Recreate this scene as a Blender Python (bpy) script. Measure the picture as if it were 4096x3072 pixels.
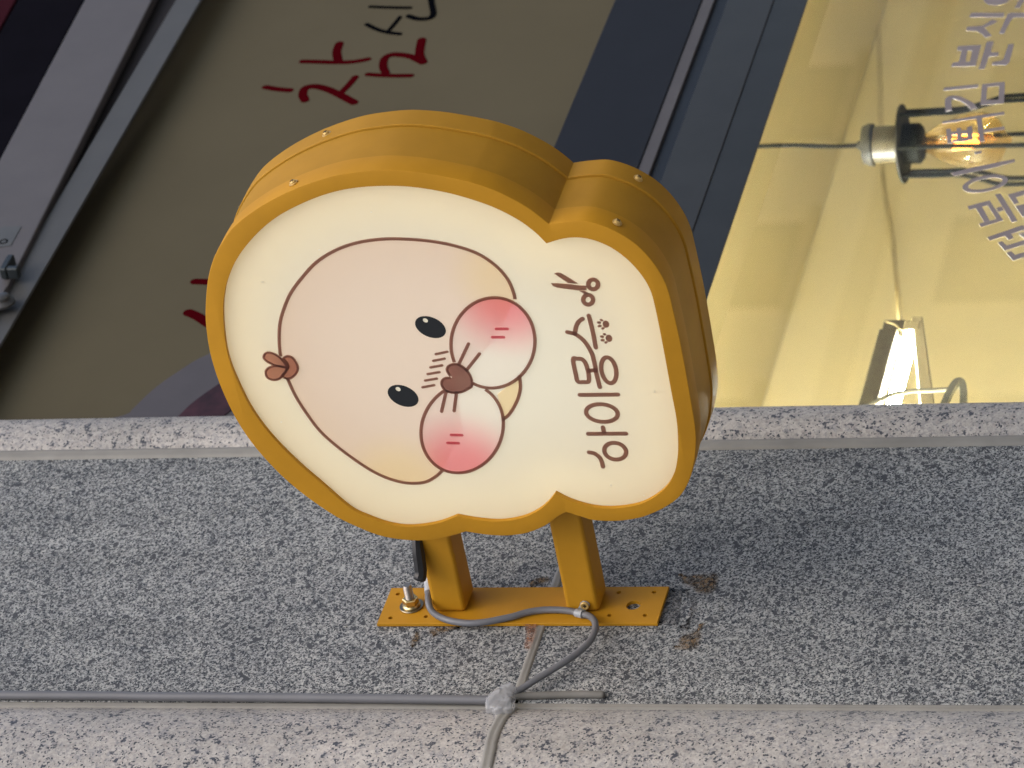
import bpy, bmesh, math, random
from mathutils import Vector, Matrix
from mathutils.geometry import tessellate_polygon

random.seed(7)
for o in list(bpy.data.objects): bpy.data.objects.remove(o)
scene = bpy.context.scene
COL = scene.collection

# ------------------------------------------------------------------ camera
# phone held upright-turned (the picture is rolled a quarter turn), telephoto, looking up along the shop front
cd = bpy.data.cameras.new('camera'); cam = bpy.data.objects.new('camera', cd); COL.objects.link(cam)
Rv, Dv, Fv = Vector((0.560327, -0.828092, -0.018788)), Vector((0.221806, 0.171883, -0.959822)), Vector((0.798046, 0.533558, 0.279967))
m = Matrix((Dv, Rv, -Fv)).transposed().to_4x4(); m.translation = Vector((-4.0, -3.2, 1.6))
cam.matrix_world = m
cd.sensor_fit = 'HORIZONTAL'; cd.sensor_width = 36; cd.lens = 144.35
cd.clip_start = 0.1; cd.clip_end = 400
cd.dof.use_dof = True; cd.dof.focus_distance = 5.35; cd.dof.aperture_fstop = 9
scene.camera = cam

# ------------------------------------------------------------------ sky, sun, exposure (overcast afternoon)
SUN_EL, SUN_AZ = math.radians(54), math.radians(212)     # azimuth from +Y towards +X
w = bpy.data.worlds.new('World'); scene.world = w; w.use_nodes = True
nt = w.node_tree; nt.nodes.clear()
sky = nt.nodes.new('ShaderNodeTexSky'); sky.sky_type = 'NISHITA'; sky.sun_disc = False
sky.sun_elevation = SUN_EL; sky.sun_rotation = SUN_AZ
sky.air_density = 1.0; sky.dust_density = 4.0; sky.ozone_density = 1.0
bg = nt.nodes.new('ShaderNodeBackground'); bg.inputs['Strength'].default_value = 0.15
wo = nt.nodes.new('ShaderNodeOutputWorld')
nt.links.new(sky.outputs[0], bg.inputs[0]); nt.links.new(bg.outputs[0], wo.inputs[0])
sl = bpy.data.lights.new('sun', 'SUN'); sl.energy = 0.5; sl.angle = math.radians(75); sl.color = (1, .97, .93)
so = bpy.data.objects.new('sun', sl); COL.objects.link(so)
sd = Vector((math.sin(SUN_AZ)*math.cos(SUN_EL), math.cos(SUN_AZ)*math.cos(SUN_EL), math.sin(SUN_EL)))
so.rotation_euler = sd.to_track_quat('Z', 'Y').to_euler(); so.location = (0, -6, 8)
scene.view_settings.view_transform = 'Standard'; scene.view_settings.look = 'None'
scene.view_settings.exposure = 0.56; scene.view_settings.gamma = 1.0; scene.view_settings.use_curve_mapping = False
scene.cycles.use_denoising = True; scene.cycles.denoising_prefilter = 'NONE'
scene.cycles.max_bounces = 12; scene.cycles.diffuse_bounces = 4; scene.cycles.transparent_max_bounces = 12
scene.cycles.sample_clamp_indirect = 20.0

# ------------------------------------------------------------------ surveyed dimensions (metres)
# X runs along the shop front, -Y points out to the street, Z is up. Sign-face outlines are (outward, up); wall outlines are (along, up).
XS = 0.1775          # x of the sign's front face
DATA = {'BIGHOLE': (0.2403, 2.9832),
 'BLACKSTROKES': [(0.00556952, [(2.1106, 3.8599), (2.1043, 3.8224), (2.0996, 3.7831)]), (0.00607584, [(2.0458, 3.8496), (2.0262, 3.8255), (2.0129, 3.8017), (2.0058, 3.7781)]),
                  (0.0050632, [(2.0175, 3.8028), (2.0396, 3.7984), (2.0675, 3.7939)]), (0.0075948000000000005, [(2.0689, 3.7782), (2.0575, 3.7579), (2.0579, 3.7377), (2.0735, 3.7343), (2.1088, 3.746), (2.1384, 3.7554)])],
 'BLOB': (0.0288, 3.1142),
 'BLUSH': [[(0.4882, 3.0728), (0.4878, 3.0578)], [(0.4758, 3.08), (0.4754, 3.0649)], [(0.3266, 3.1628), (0.3259, 3.1481)], [(0.3141, 3.1699), (0.3134, 3.1551)]],
 'BOLT': (0.2394, 3.2929),
 'CABLE': [(0.2619, -0.03, 3.2708), (0.242, -0.028, 3.2655), (0.2306, -0.026, 3.2638), (0.2191, -0.022, 3.2599), (0.2131, -0.016, 3.2543), (0.2068, -0.0115, 3.242), (0.1988, -0.0112, 3.2235), (0.1948, -0.0112, 3.2005),
           (0.1969, -0.0112, 3.1793), (0.2034, -0.0112, 3.1589), (0.2094, -0.0112, 3.1418), (0.2176, -0.0112, 3.1263), (0.2231, -0.0112, 3.1059), (0.2235, -0.0112, 3.0841), (0.2206, -0.0112, 3.0638), (0.2152, -0.0115, 3.0522),
           (0.2082, -0.013, 3.0373), (0.1943, -0.016, 3.0262), (0.1775, -0.018, 3.0199), (0.1631, -0.019, 3.0184), (0.144, -0.02, 3.02), (0.1225, -0.02, 3.029), (0.1012, -0.02, 3.043), (0.0825, -0.018, 3.0613), (0.0651, -0.015, 3.08),
           (0.0513, -0.0105, 3.098), (0.047, -0.0085, 3.1075), (0.0393, -0.0075, 3.1178)],
 'CAM': {'C': [-4.0, -3.2, 1.6], 'D': [0.221765, 0.171869, -0.959834], 'F': [0.798082, 0.533574, 0.279935], 'R': [0.560255, -0.828106, -0.018838], 'lens': 144.348},
 'CHEEKS': [[(0.5331, 3.0554), (0.5305, 3.049), (0.5269, 3.0432), (0.5222, 3.0379), (0.5165, 3.0335), (0.5101, 3.0298), (0.5028, 3.0269), (0.495, 3.025), (0.4867, 3.0241), (0.478, 3.0241), (0.4691, 3.025), (0.4602, 3.027), (0.4514, 3.0298),
             (0.4428, 3.0335), (0.4346, 3.0381), (0.427, 3.0434), (0.42, 3.0493), (0.4138, 3.0558), (0.4085, 3.0628), (0.4042, 3.07), (0.401, 3.0775), (0.3989, 3.085), (0.398, 3.0925), (0.3983, 3.0998), (0.3998, 3.1067), (0.4024, 3.1132),
             (0.4062, 3.1192), (0.4109, 3.1244), (0.4167, 3.129), (0.4233, 3.1327), (0.4307, 3.1355), (0.4387, 3.1373), (0.4471, 3.1382), (0.4559, 3.1381), (0.4649, 3.137), (0.4738, 3.135), (0.4827, 3.132), (0.4912, 3.1282),
             (0.4993, 3.1235), (0.5069, 3.1182), (0.5137, 3.1122), (0.5198, 3.1057), (0.5249, 3.0988), (0.5291, 3.0915), (0.5321, 3.0842), (0.5341, 3.0767), (0.5349, 3.0694), (0.5346, 3.0622)],
            [(0.3981, 3.1067), (0.3937, 3.1016), (0.3884, 3.0972), (0.3822, 3.0936), (0.3752, 3.0909), (0.3675, 3.0891), (0.3592, 3.0883), (0.3506, 3.0885), (0.3417, 3.0897), (0.3327, 3.0918), (0.3237, 3.0949), (0.3149, 3.0988),
             (0.3064, 3.1036), (0.2984, 3.1091), (0.2911, 3.1152), (0.2845, 3.1219), (0.2788, 3.1291), (0.2741, 3.1365), (0.2704, 3.1441), (0.2678, 3.1518), (0.2665, 3.1594), (0.2663, 3.1667), (0.2673, 3.1737), (0.2695, 3.1802),
             (0.2728, 3.1862), (0.2773, 3.1914), (0.2827, 3.1959), (0.2891, 3.1995), (0.2963, 3.2022), (0.3041, 3.2039), (0.3125, 3.2046), (0.3213, 3.2043), (0.3303, 3.203), (0.3394, 3.2007), (0.3484, 3.1976), (0.3571, 3.1935),
             (0.3655, 3.1886), (0.3734, 3.183), (0.3806, 3.1768), (0.3871, 3.1701), (0.3926, 3.163), (0.3972, 3.1556), (0.4008, 3.1481), (0.4032, 3.1405), (0.4045, 3.1331), (0.4046, 3.1259), (0.4036, 3.119), (0.4014, 3.1126)]],
 'CHIN': [(0.4149, 3.0553), (0.398, 3.057), (0.3827, 3.0623), (0.3674, 3.0711), (0.3551, 3.0806), (0.349, 3.0884)],
 'CLIPSCREW': (0.2245, -0.019, 3.0443),
 'CONDUIT': [(0.0468, 3.8295), (0.0449, 3.6117), (0.0431, 3.3988), (0.039, 3.1184)],
 'DAMP': [(0.2824, 2.9436), (0.2851, 2.9312), (0.2822, 2.916), (0.2668, 2.9062), (0.246, 2.8971), (0.2254, 2.8965), (0.205, 2.8986), (0.1941, 2.9041), (0.1983, 2.9168), (0.2051, 2.9326), (0.2079, 2.9434), (0.2463, 2.9451)],
 'EYES': [[(0.4823, 3.1414), (0.4798, 3.1432), (0.4779, 3.1457), (0.4765, 3.1487), (0.4757, 3.152), (0.4756, 3.1557), (0.4761, 3.1595), (0.4772, 3.1634), (0.4789, 3.167), (0.4812, 3.1704), (0.4838, 3.1733), (0.4868, 3.1757),
           (0.4901, 3.1775), (0.4934, 3.1786), (0.4966, 3.1789), (0.4997, 3.1785), (0.5025, 3.1773), (0.505, 3.1755), (0.5069, 3.173), (0.5083, 3.17), (0.509, 3.1666), (0.5092, 3.163), (0.5087, 3.1592), (0.5075, 3.1554), (0.5058, 3.1517),
           (0.5036, 3.1484), (0.5009, 3.1454), (0.4979, 3.143), (0.4947, 3.1413), (0.4914, 3.1402), (0.4882, 3.1398), (0.4851, 3.1402)],
          [(0.3776, 3.1981), (0.3751, 3.2), (0.3731, 3.2025), (0.3717, 3.2055), (0.3709, 3.209), (0.3707, 3.2127), (0.3712, 3.2166), (0.3723, 3.2204), (0.3741, 3.2242), (0.3764, 3.2276), (0.3791, 3.2305), (0.3822, 3.233), (0.3854, 3.2347),
           (0.3888, 3.2358), (0.3922, 3.2361), (0.3953, 3.2357), (0.3982, 3.2345), (0.4007, 3.2326), (0.4027, 3.2301), (0.4041, 3.2271), (0.405, 3.2236), (0.4051, 3.2199), (0.4046, 3.216), (0.4035, 3.2121), (0.4017, 3.2085),
           (0.3995, 3.2051), (0.3967, 3.2021), (0.3937, 3.1997), (0.3904, 3.1979), (0.3871, 3.1968), (0.3837, 3.1965), (0.3805, 3.1969)]],
 'GLASSPOLY': [[(2.0508, 2.7598), (2.0377, 2.7581), (2.0265, 2.7534), (2.0194, 2.7462), (2.0162, 2.7352), (2.0185, 2.725), (2.0273, 2.7156), (2.0378, 2.7127), (2.0465, 2.7138)],
               [(2.0385, 2.697), (2.0375, 2.6863), (2.0037, 2.6927), (2.0045, 2.7012)], [(1.9949, 2.7725), (1.9898, 2.7161), (1.9738, 2.7156), (1.9791, 2.7746)],
               [(1.9841, 2.7112), (1.9889, 2.7055), (1.9864, 2.678), (1.9713, 2.6761), (1.9713, 2.6991), (1.962, 2.7021), (1.9172, 2.7079), (1.919, 2.7165), (1.9713, 2.7116)],
               [(1.9471, 2.7734), (1.9481, 2.7484), (1.957, 2.7412), (1.968, 2.7343), (1.9618, 2.724), (1.952, 2.7322), (1.9402, 2.7432), (1.9313, 2.7379), (1.9125, 2.7271), (1.9072, 2.7378), (1.9204, 2.7448), (1.9309, 2.7566),
                (1.933, 2.7736)],
               [(1.8826, 2.7803), (1.8834, 2.7404), (1.8648, 2.7416), (1.8676, 2.7799)], [(1.8288, 2.7808), (1.8286, 2.7409), (1.8132, 2.741), (1.8145, 2.7819)], [(1.8694, 2.7718), (1.8686, 2.7618), (1.826, 2.7597), (1.827, 2.7717)],
               [(1.8679, 2.7539), (1.8668, 2.7413), (1.8255, 2.7411), (1.8265, 2.7531)],
               [(1.8912, 2.7336), (1.8949, 2.7289), (1.8932, 2.7215), (1.8569, 2.7219), (1.8558, 2.7084), (1.8424, 2.7087), (1.8425, 2.7221), (1.8385, 2.7237), (1.8027, 2.7252), (1.8015, 2.7353), (1.8332, 2.7343)],
               [(1.8817, 2.6962), (1.8819, 2.6864), (1.821, 2.6865), (1.8122, 2.6905), (1.8132, 2.7152), (1.8244, 2.7152), (1.8265, 2.7026), (1.8323, 2.6982)], [(1.7464, 2.7838), (1.7533, 2.7289), (1.7421, 2.728), (1.7364, 2.7845)],
               [(1.7528, 2.7227), (1.758, 2.6862), (1.7458, 2.6846), (1.7426, 2.7219)], [(1.7003, 2.7179), (1.7004, 2.6799), (1.6874, 2.6792), (1.6853, 2.7169)], [(1.7528, 2.7227), (1.7531, 2.7141), (1.6856, 2.7073), (1.6853, 2.7169)],
               [(1.7567, 2.6952), (1.758, 2.6862), (1.6874, 2.6787), (1.6881, 2.6879)], [(1.6379, 2.7717), (1.6618, 2.675), (1.6524, 2.6728), (1.6306, 2.7712)], [(1.6468, 2.7179), (1.6482, 2.71), (1.5692, 2.6946), (1.5688, 2.7025)],
               [(1.6065, 2.7015), (1.6149, 2.6685), (1.605, 2.6668), (1.5976, 2.6993)], [(1.6128, 2.7622), (1.6138, 2.7547), (1.5689, 2.7466), (1.5675, 2.7539)], [(1.6145, 2.7458), (1.615, 2.7383), (1.5737, 2.7312), (1.5722, 2.738)],
               [(1.6163, 2.7294), (1.6206, 2.7214), (1.5764, 2.7145), (1.575, 2.7228)], [(1.6034, 2.7533), (1.6074, 2.7277), (1.5956, 2.7256), (1.5944, 2.7511)], [(1.5787, 2.7479), (1.5828, 2.7234), (1.5746, 2.7223), (1.5709, 2.7463)],
               [(1.5374, 2.7073), (1.5414, 2.6959), (1.5347, 2.6945), (1.5305, 2.7044)], [(1.4765, 2.7353), (1.4905, 2.7021), (1.512, 2.6397), (1.5039, 2.6377), (1.4866, 2.6719), (1.4668, 2.73)],
               [(1.3745, 2.6959), (1.39, 2.6629), (1.3787, 2.658), (1.3641, 2.6916)], [(1.322, 2.6714), (1.3373, 2.6381), (1.3299, 2.6343), (1.3121, 2.6667)], [(1.3682, 2.6819), (1.3732, 2.6733), (1.3302, 2.6556), (1.3261, 2.6637)],
               [(1.3763, 2.6645), (1.3806, 2.6592), (1.3299, 2.6343), (1.3332, 2.6453)], [(1.4072, 2.6573), (1.4095, 2.6488), (1.3268, 2.6117), (1.3227, 2.6199)], [(1.3663, 2.6501), (1.3707, 2.6414), (1.3592, 2.6375), (1.3556, 2.6453)],
               [(1.4051, 2.637), (1.4182, 2.6104), (1.4052, 2.6089), (1.3968, 2.6234), (1.3799, 2.6164), (1.3757, 2.6231)], [(1.3701, 2.621), (1.3765, 2.6053), (1.3388, 2.6007), (1.3395, 2.6066)],
               [(1.2814, 2.6535), (1.3137, 2.6034), (1.3079, 2.5969), (1.3025, 2.5963), (1.2721, 2.6475)], [(1.2862, 2.6273), (1.2911, 2.6183), (1.2782, 2.6114), (1.2723, 2.6188)],
               [(1.2652, 2.6347), (1.2693, 2.6285), (1.2564, 2.6197), (1.2718, 2.5925), (1.2593, 2.591), (1.2422, 2.6212)], [(1.2886, 2.6051), (1.2937, 2.5995), (1.2843, 2.5921), (1.2681, 2.5901)],
               [(1.235, 2.6179), (1.2399, 2.6109), (1.2289, 2.6034), (1.237, 2.5882), (1.2246, 2.5867), (1.2137, 2.6048)]],
 'GLASSSTROKE': [(0, [(1.6701, 2.7661), (1.7103, 2.7713), (1.7112, 2.757), (1.6981, 2.7419), (1.6853, 2.7311), (1.6734, 2.7252)]),
                 (1,
                  [(1.4497, 2.6467), (1.4457, 2.6464), (1.4415, 2.6473), (1.4372, 2.6493), (1.4331, 2.6523), (1.4292, 2.6563), (1.4257, 2.6611), (1.4228, 2.6664), (1.4205, 2.6722), (1.419, 2.6781), (1.4183, 2.684), (1.4184, 2.6896),
                   (1.4194, 2.6947), (1.4211, 2.6991), (1.4236, 2.7027), (1.4267, 2.7053), (1.4303, 2.7067), (1.4343, 2.707), (1.4385, 2.7062), (1.4428, 2.7042), (1.4469, 2.7012), (1.4509, 2.6972), (1.4543, 2.6924), (1.4573, 2.687),
                   (1.4596, 2.6812), (1.4611, 2.6753), (1.4618, 2.6694), (1.4617, 2.6637), (1.4607, 2.6586), (1.4589, 2.6542), (1.4564, 2.6507), (1.4533, 2.6481)])],
 'GLINTS': [[(0.5006, 3.1614), (0.4998, 3.1623), (0.4994, 3.1635), (0.4996, 3.1648), (0.5002, 3.166), (0.5012, 3.1669), (0.5025, 3.1674), (0.5038, 3.1674), (0.5049, 3.1669), (0.5058, 3.166), (0.5061, 3.1648), (0.506, 3.1636),
             (0.5054, 3.1624), (0.5043, 3.1614), (0.5031, 3.1609), (0.5018, 3.1609)],
            [(0.3963, 3.2182), (0.3955, 3.2191), (0.3951, 3.2203), (0.3953, 3.2216), (0.3959, 3.2228), (0.3969, 3.2238), (0.3982, 3.2243), (0.3996, 3.2243), (0.4007, 3.2238), (0.4016, 3.2228), (0.402, 3.2216), (0.4018, 3.2203),
             (0.4012, 3.2191), (0.4002, 3.2182), (0.3989, 3.2177), (0.3975, 3.2177)]],
 'HEAD': [(0.5319, 3.3461), (0.5502, 3.3345), (0.5704, 3.3167), (0.5941, 3.2916), (0.6118, 3.2613), (0.622, 3.2293), (0.6257, 3.1972), (0.6252, 3.1725), (0.6216, 3.1404), (0.6142, 3.109), (0.6014, 3.0787), (0.5829, 3.0576), (0.5621, 3.045),
          (0.5414, 3.0406), (0.5313, 3.0404)],
 'HEAD2': [(0.5074, 3.3582), (0.4826, 3.3652), (0.4575, 3.3692), (0.4366, 3.3695), (0.4186, 3.3676), (0.3891, 3.3618), (0.3614, 3.3522), (0.3354, 3.3405), (0.3133, 3.3244), (0.2931, 3.3062), (0.2727, 3.2845), (0.2596, 3.2647),
           (0.2521, 3.2456), (0.2498, 3.2289), (0.252, 3.2113), (0.2606, 3.196), (0.2704, 3.185)],
 'HOLES': [(0.2678, 3.3197), (0.2143, 3.3167), (0.2169, 3.267), (0.2688, 3.0091), (0.2184, 3.0113), (0.2181, 2.9625), (0.2695, 2.9605)],
 'INNER': [[(0.6156, 2.9836), (0.6218, 2.9616), (0.623, 2.9421), (0.6183, 2.9221), (0.6066, 2.9016), (0.5884, 2.8837), (0.5659, 2.8698), (0.5435, 2.8621), (0.5179, 2.8598), (0.4618, 2.8589), (0.3898, 2.8588), (0.3495, 2.8586),
            (0.3167, 2.8614), (0.2896, 2.8662), (0.2624, 2.8754), (0.2398, 2.8911), (0.2216, 2.9156), (0.2131, 2.9386), (0.2099, 2.9682), (0.213, 2.9941), (0.2229, 3.0193), (0.2351, 3.0377)],
           [(0.2351, 3.0377), (0.219, 3.0516), (0.206, 3.0684), (0.1962, 3.0898), (0.1909, 3.1203), (0.1941, 3.1518), (0.2001, 3.1777)],
           [(0.2001, 3.1777), (0.1903, 3.2019), (0.1849, 3.228), (0.184, 3.2531), (0.1895, 3.2769), (0.2004, 3.3), (0.2152, 3.322), (0.2553, 3.3537), (0.285, 3.3769), (0.3166, 3.398), (0.3467, 3.414), (0.3787, 3.4261), (0.4143, 3.4338),
            (0.4456, 3.4383), (0.4767, 3.4382), (0.5113, 3.4336), (0.5342, 3.4289), (0.549, 3.4245), (0.5716, 3.4155), (0.6013, 3.3977), (0.6279, 3.375), (0.6538, 3.3458), (0.6735, 3.3149), (0.6912, 3.2747), (0.7016, 3.2395),
            (0.7062, 3.2057), (0.7064, 3.173), (0.7037, 3.1409), (0.695, 3.1019), (0.6824, 3.067), (0.6687, 3.0388), (0.6506, 3.013), (0.6324, 2.9952), (0.6156, 2.9836)]],
 'NOSE': [(0.4033, 3.1203), (0.4148, 3.1191), (0.4265, 3.1227), (0.4343, 3.1295), (0.4368, 3.1374), (0.4339, 3.1456), (0.4279, 3.1491), (0.4205, 3.1472), (0.4158, 3.1447), (0.4156, 3.1531), (0.4111, 3.159), (0.4042, 3.1603),
          (0.3963, 3.1567), (0.3927, 3.1474), (0.3939, 3.1354), (0.3995, 3.1243)],
 'OUTER': [[(0.6438, 2.9755), (0.6452, 2.964), (0.6463, 2.9526), (0.6466, 2.9301), (0.6404, 2.9104), (0.6288, 2.8899), (0.6118, 2.8704), (0.5893, 2.8548), (0.5651, 2.8443), (0.5429, 2.8392), (0.5172, 2.8374), (0.4706, 2.8356),
            (0.4234, 2.8351), (0.374, 2.8353), (0.3375, 2.8359), (0.3086, 2.839), (0.2756, 2.8473), (0.2484, 2.8587), (0.2265, 2.8737), (0.2102, 2.8951), (0.2001, 2.915), (0.1939, 2.932), (0.1891, 2.9619), (0.1907, 2.9932),
            (0.1973, 3.0109), (0.2043, 3.0285)],
           [(0.2043, 3.0285), (0.1976, 3.0405), (0.183, 3.0603), (0.1716, 3.0867), (0.1674, 3.1147), (0.1689, 3.1414), (0.1745, 3.1702)],
           [(0.1745, 3.1702), (0.1702, 3.1833), (0.1639, 3.2069), (0.1605, 3.2351), (0.1629, 3.2648), (0.1705, 3.2935), (0.1889, 3.3273), (0.2054, 3.3501), (0.2338, 3.379), (0.2625, 3.4026), (0.291, 3.4209), (0.3193, 3.4356),
            (0.3514, 3.4477), (0.3852, 3.4558), (0.4227, 3.4613), (0.4618, 3.4629), (0.5005, 3.4597), (0.5349, 3.453), (0.5743, 3.441), (0.606, 3.4264), (0.6328, 3.4076), (0.6563, 3.3855), (0.6793, 3.352), (0.6979, 3.3164),
            (0.7129, 3.2784), (0.7242, 3.2382), (0.7289, 3.2012), (0.7299, 3.1716), (0.726, 3.1365), (0.7194, 3.1054), (0.711, 3.0746), (0.7057, 3.0595), (0.6939, 3.0342), (0.6766, 3.0083), (0.6607, 2.9902), (0.6438, 2.9755)]],
 'PAWS': [[(0.4925, 2.925), (0.4904, 2.9247), (0.4883, 2.925), (0.4865, 2.926), (0.4852, 2.9274), (0.4847, 2.9291), (0.485, 2.9307), (0.4861, 2.9321), (0.4878, 2.9331), (0.4899, 2.9334), (0.492, 2.933), (0.4938, 2.9321), (0.495, 2.9306),
           (0.4956, 2.929), (0.4952, 2.9273), (0.4942, 2.9259)],
          [(0.4952, 2.9317), (0.4947, 2.9322), (0.4944, 2.9329), (0.4944, 2.9337), (0.4947, 2.9346), (0.4952, 2.9354), (0.4959, 2.9359), (0.4966, 2.9361), (0.4973, 2.936), (0.4978, 2.9355), (0.4981, 2.9348), (0.4981, 2.9339),
           (0.4978, 2.9331), (0.4973, 2.9323), (0.4966, 2.9318), (0.4959, 2.9316)],
          [(0.4922, 2.935), (0.4915, 2.9355), (0.4911, 2.9362), (0.4909, 2.9372), (0.491, 2.9382), (0.4913, 2.9392), (0.4919, 2.9399), (0.4927, 2.9403), (0.4934, 2.9403), (0.4941, 2.9399), (0.4945, 2.9391), (0.4947, 2.9381),
           (0.4946, 2.9371), (0.4943, 2.9361), (0.4937, 2.9354), (0.4929, 2.935)],
          [(0.4877, 2.9349), (0.4869, 2.9352), (0.4862, 2.9359), (0.4857, 2.9368), (0.4855, 2.9379), (0.4856, 2.939), (0.4859, 2.9398), (0.4866, 2.9404), (0.4873, 2.9405), (0.4881, 2.9402), (0.4889, 2.9396), (0.4894, 2.9386),
           (0.4896, 2.9375), (0.4895, 2.9365), (0.4891, 2.9356), (0.4885, 2.9351)],
          [(0.4847, 2.9316), (0.4839, 2.9317), (0.4832, 2.9322), (0.4826, 2.9329), (0.4822, 2.9338), (0.4821, 2.9347), (0.4823, 2.9355), (0.4828, 2.936), (0.4834, 2.9362), (0.4842, 2.9361), (0.4849, 2.9356), (0.4855, 2.9349),
           (0.4859, 2.934), (0.486, 2.9331), (0.4858, 2.9324), (0.4853, 2.9318)],
          [(0.4712, 2.9246), (0.4691, 2.9243), (0.467, 2.9246), (0.4652, 2.9256), (0.4639, 2.927), (0.4634, 2.9287), (0.4637, 2.9303), (0.4648, 2.9317), (0.4665, 2.9327), (0.4686, 2.933), (0.4707, 2.9326), (0.4725, 2.9317),
           (0.4738, 2.9302), (0.4743, 2.9286), (0.474, 2.9269), (0.4729, 2.9255)],
          [(0.474, 2.9313), (0.4735, 2.9318), (0.4732, 2.9325), (0.4732, 2.9334), (0.4734, 2.9342), (0.4739, 2.935), (0.4746, 2.9355), (0.4754, 2.9357), (0.476, 2.9356), (0.4766, 2.9351), (0.4768, 2.9344), (0.4769, 2.9336),
           (0.4766, 2.9327), (0.4761, 2.9319), (0.4754, 2.9314), (0.4747, 2.9312)],
          [(0.4709, 2.9347), (0.4702, 2.9351), (0.4698, 2.9359), (0.4696, 2.9368), (0.4697, 2.9379), (0.4701, 2.9388), (0.4707, 2.9396), (0.4714, 2.9399), (0.4722, 2.9399), (0.4728, 2.9395), (0.4733, 2.9387), (0.4735, 2.9378),
           (0.4734, 2.9367), (0.473, 2.9357), (0.4724, 2.935), (0.4717, 2.9346)],
          [(0.4665, 2.9346), (0.4657, 2.9348), (0.4649, 2.9355), (0.4644, 2.9365), (0.4642, 2.9375), (0.4643, 2.9386), (0.4646, 2.9395), (0.4653, 2.94), (0.466, 2.9401), (0.4668, 2.9399), (0.4676, 2.9392), (0.4681, 2.9383),
           (0.4683, 2.9372), (0.4682, 2.9361), (0.4679, 2.9352), (0.4672, 2.9347)],
          [(0.4634, 2.9312), (0.4626, 2.9314), (0.4619, 2.9318), (0.4613, 2.9325), (0.4609, 2.9334), (0.4608, 2.9343), (0.461, 2.9351), (0.4615, 2.9356), (0.4621, 2.9358), (0.4629, 2.9357), (0.4636, 2.9353), (0.4642, 2.9345),
           (0.4646, 2.9337), (0.4647, 2.9328), (0.4645, 2.932), (0.464, 2.9315)]],
 'REDSTROKES': [(0.00962008, [(1.8376, 3.9784), (1.8287, 3.9542), (1.823, 3.9295)]), (0.00911376, [(1.9228, 3.9349), (1.9194, 3.9072), (1.9143, 3.8711), (1.9138, 3.8393), (1.9206, 3.8146)]),
                (0.0113922, [(1.9201, 3.8684), (1.9514, 3.8797), (1.9807, 3.8827)]),
                (0.01113904, [(1.7863, 3.8921), (1.8058, 3.9018), (1.8275, 3.9035), (1.8329, 3.8907), (1.8278, 3.8735), (1.8125, 3.8493), (1.7918, 3.8238), (1.7713, 3.7999)]),
                (0.00911376, [(1.8085, 3.8326), (1.8322, 3.8261), (1.8589, 3.8212)]), (0.00810112, [(1.867, 3.8005), (1.8598, 3.7649), (1.8562, 3.72)]),
                (0.0101264, [(1.8682, 3.7685), (1.8937, 3.78), (1.9214, 3.7837), (1.9326, 3.7737), (1.9299, 3.7544), (1.9217, 3.7351), (1.9035, 3.7134)]), (0.01113904, [(1.9016, 3.7101), (1.9329, 3.7242), (1.9806, 3.7322)]),
                (0.010992, [(1.2148, 3.9199), (1.2117, 3.8893), (1.2116, 3.8698)]), (0.012366, [(1.1233, 3.9033), (1.11, 3.8829), (1.0905, 3.8603), (1.069, 3.8324)])],
 'RUST': [[(0.3145, 2.9335), (0.313, 2.9237), (0.315, 2.9042), (0.3155, 2.8836), (0.2875, 2.8801), (0.275, 2.8863), (0.2751, 2.9009), (0.2905, 2.915), (0.2962, 2.9256)],
          [(0.2049, 2.8841), (0.1846, 2.8819), (0.1644, 2.8789), (0.155, 2.883), (0.151, 2.8924), (0.1523, 2.907), (0.1577, 2.9114), (0.1644, 2.906), (0.1725, 2.9075), (0.1819, 2.9018), (0.1873, 2.8909)]],
 'RUST2': [(0.2018, 3.1257), (0.2017, 3.1083), (0.1512, 3.1073), (0.1539, 3.1148), (0.1812, 3.1175)],
 'RUST3': [[(0.2995, 3.1408), (0.3108, 3.1301), (0.3107, 3.1195), (0.3035, 3.1161), (0.2966, 3.1269), (0.2896, 3.1359)], [(0.1857, 3.2741), (0.1816, 3.2687), (0.1651, 3.2689), (0.1596, 3.2728), (0.1651, 3.2759)],
           [(0.1926, 3.2547), (0.1994, 3.237), (0.198, 3.2191), (0.1856, 3.2407), (0.1815, 3.2502)]],
 'SCISSOR_BLADES': [[(0.5672, 2.9834), (0.569, 2.9788), (0.5677, 2.9741), (0.5586, 2.9627), (0.5512, 2.9546), (0.5522, 2.9646), (0.5527, 2.9678)], [(0.541, 2.9557), (0.5408, 2.9486), (0.5367, 2.9431), (0.5357, 2.9485)],
                    [(0.5535, 2.9896), (0.5533, 2.9815), (0.5511, 2.964), (0.5489, 2.9531), (0.5484, 2.9444), (0.5416, 2.9455), (0.5417, 2.9567), (0.5466, 2.9826), (0.5492, 2.9879)]],
 'SCISSOR_RINGS': [[(0.5498, 2.9293), (0.548, 2.9298), (0.5463, 2.9307), (0.5448, 2.932), (0.5437, 2.9335), (0.543, 2.9351), (0.5428, 2.9368), (0.5431, 2.9384), (0.5439, 2.9397), (0.5451, 2.9409), (0.5466, 2.9416), (0.5483, 2.9419),
                    (0.5502, 2.9418), (0.5521, 2.9413), (0.5538, 2.9404), (0.5552, 2.9391), (0.5563, 2.9377), (0.557, 2.936), (0.5572, 2.9344), (0.5569, 2.9328), (0.5562, 2.9314), (0.555, 2.9303), (0.5535, 2.9295), (0.5517, 2.9292)],
                   [(0.5273, 2.9395), (0.5254, 2.9401), (0.5237, 2.941), (0.5222, 2.9422), (0.5211, 2.9437), (0.5204, 2.9454), (0.5202, 2.947), (0.5205, 2.9486), (0.5213, 2.95), (0.5225, 2.9511), (0.524, 2.9519), (0.5258, 2.9522),
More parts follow.
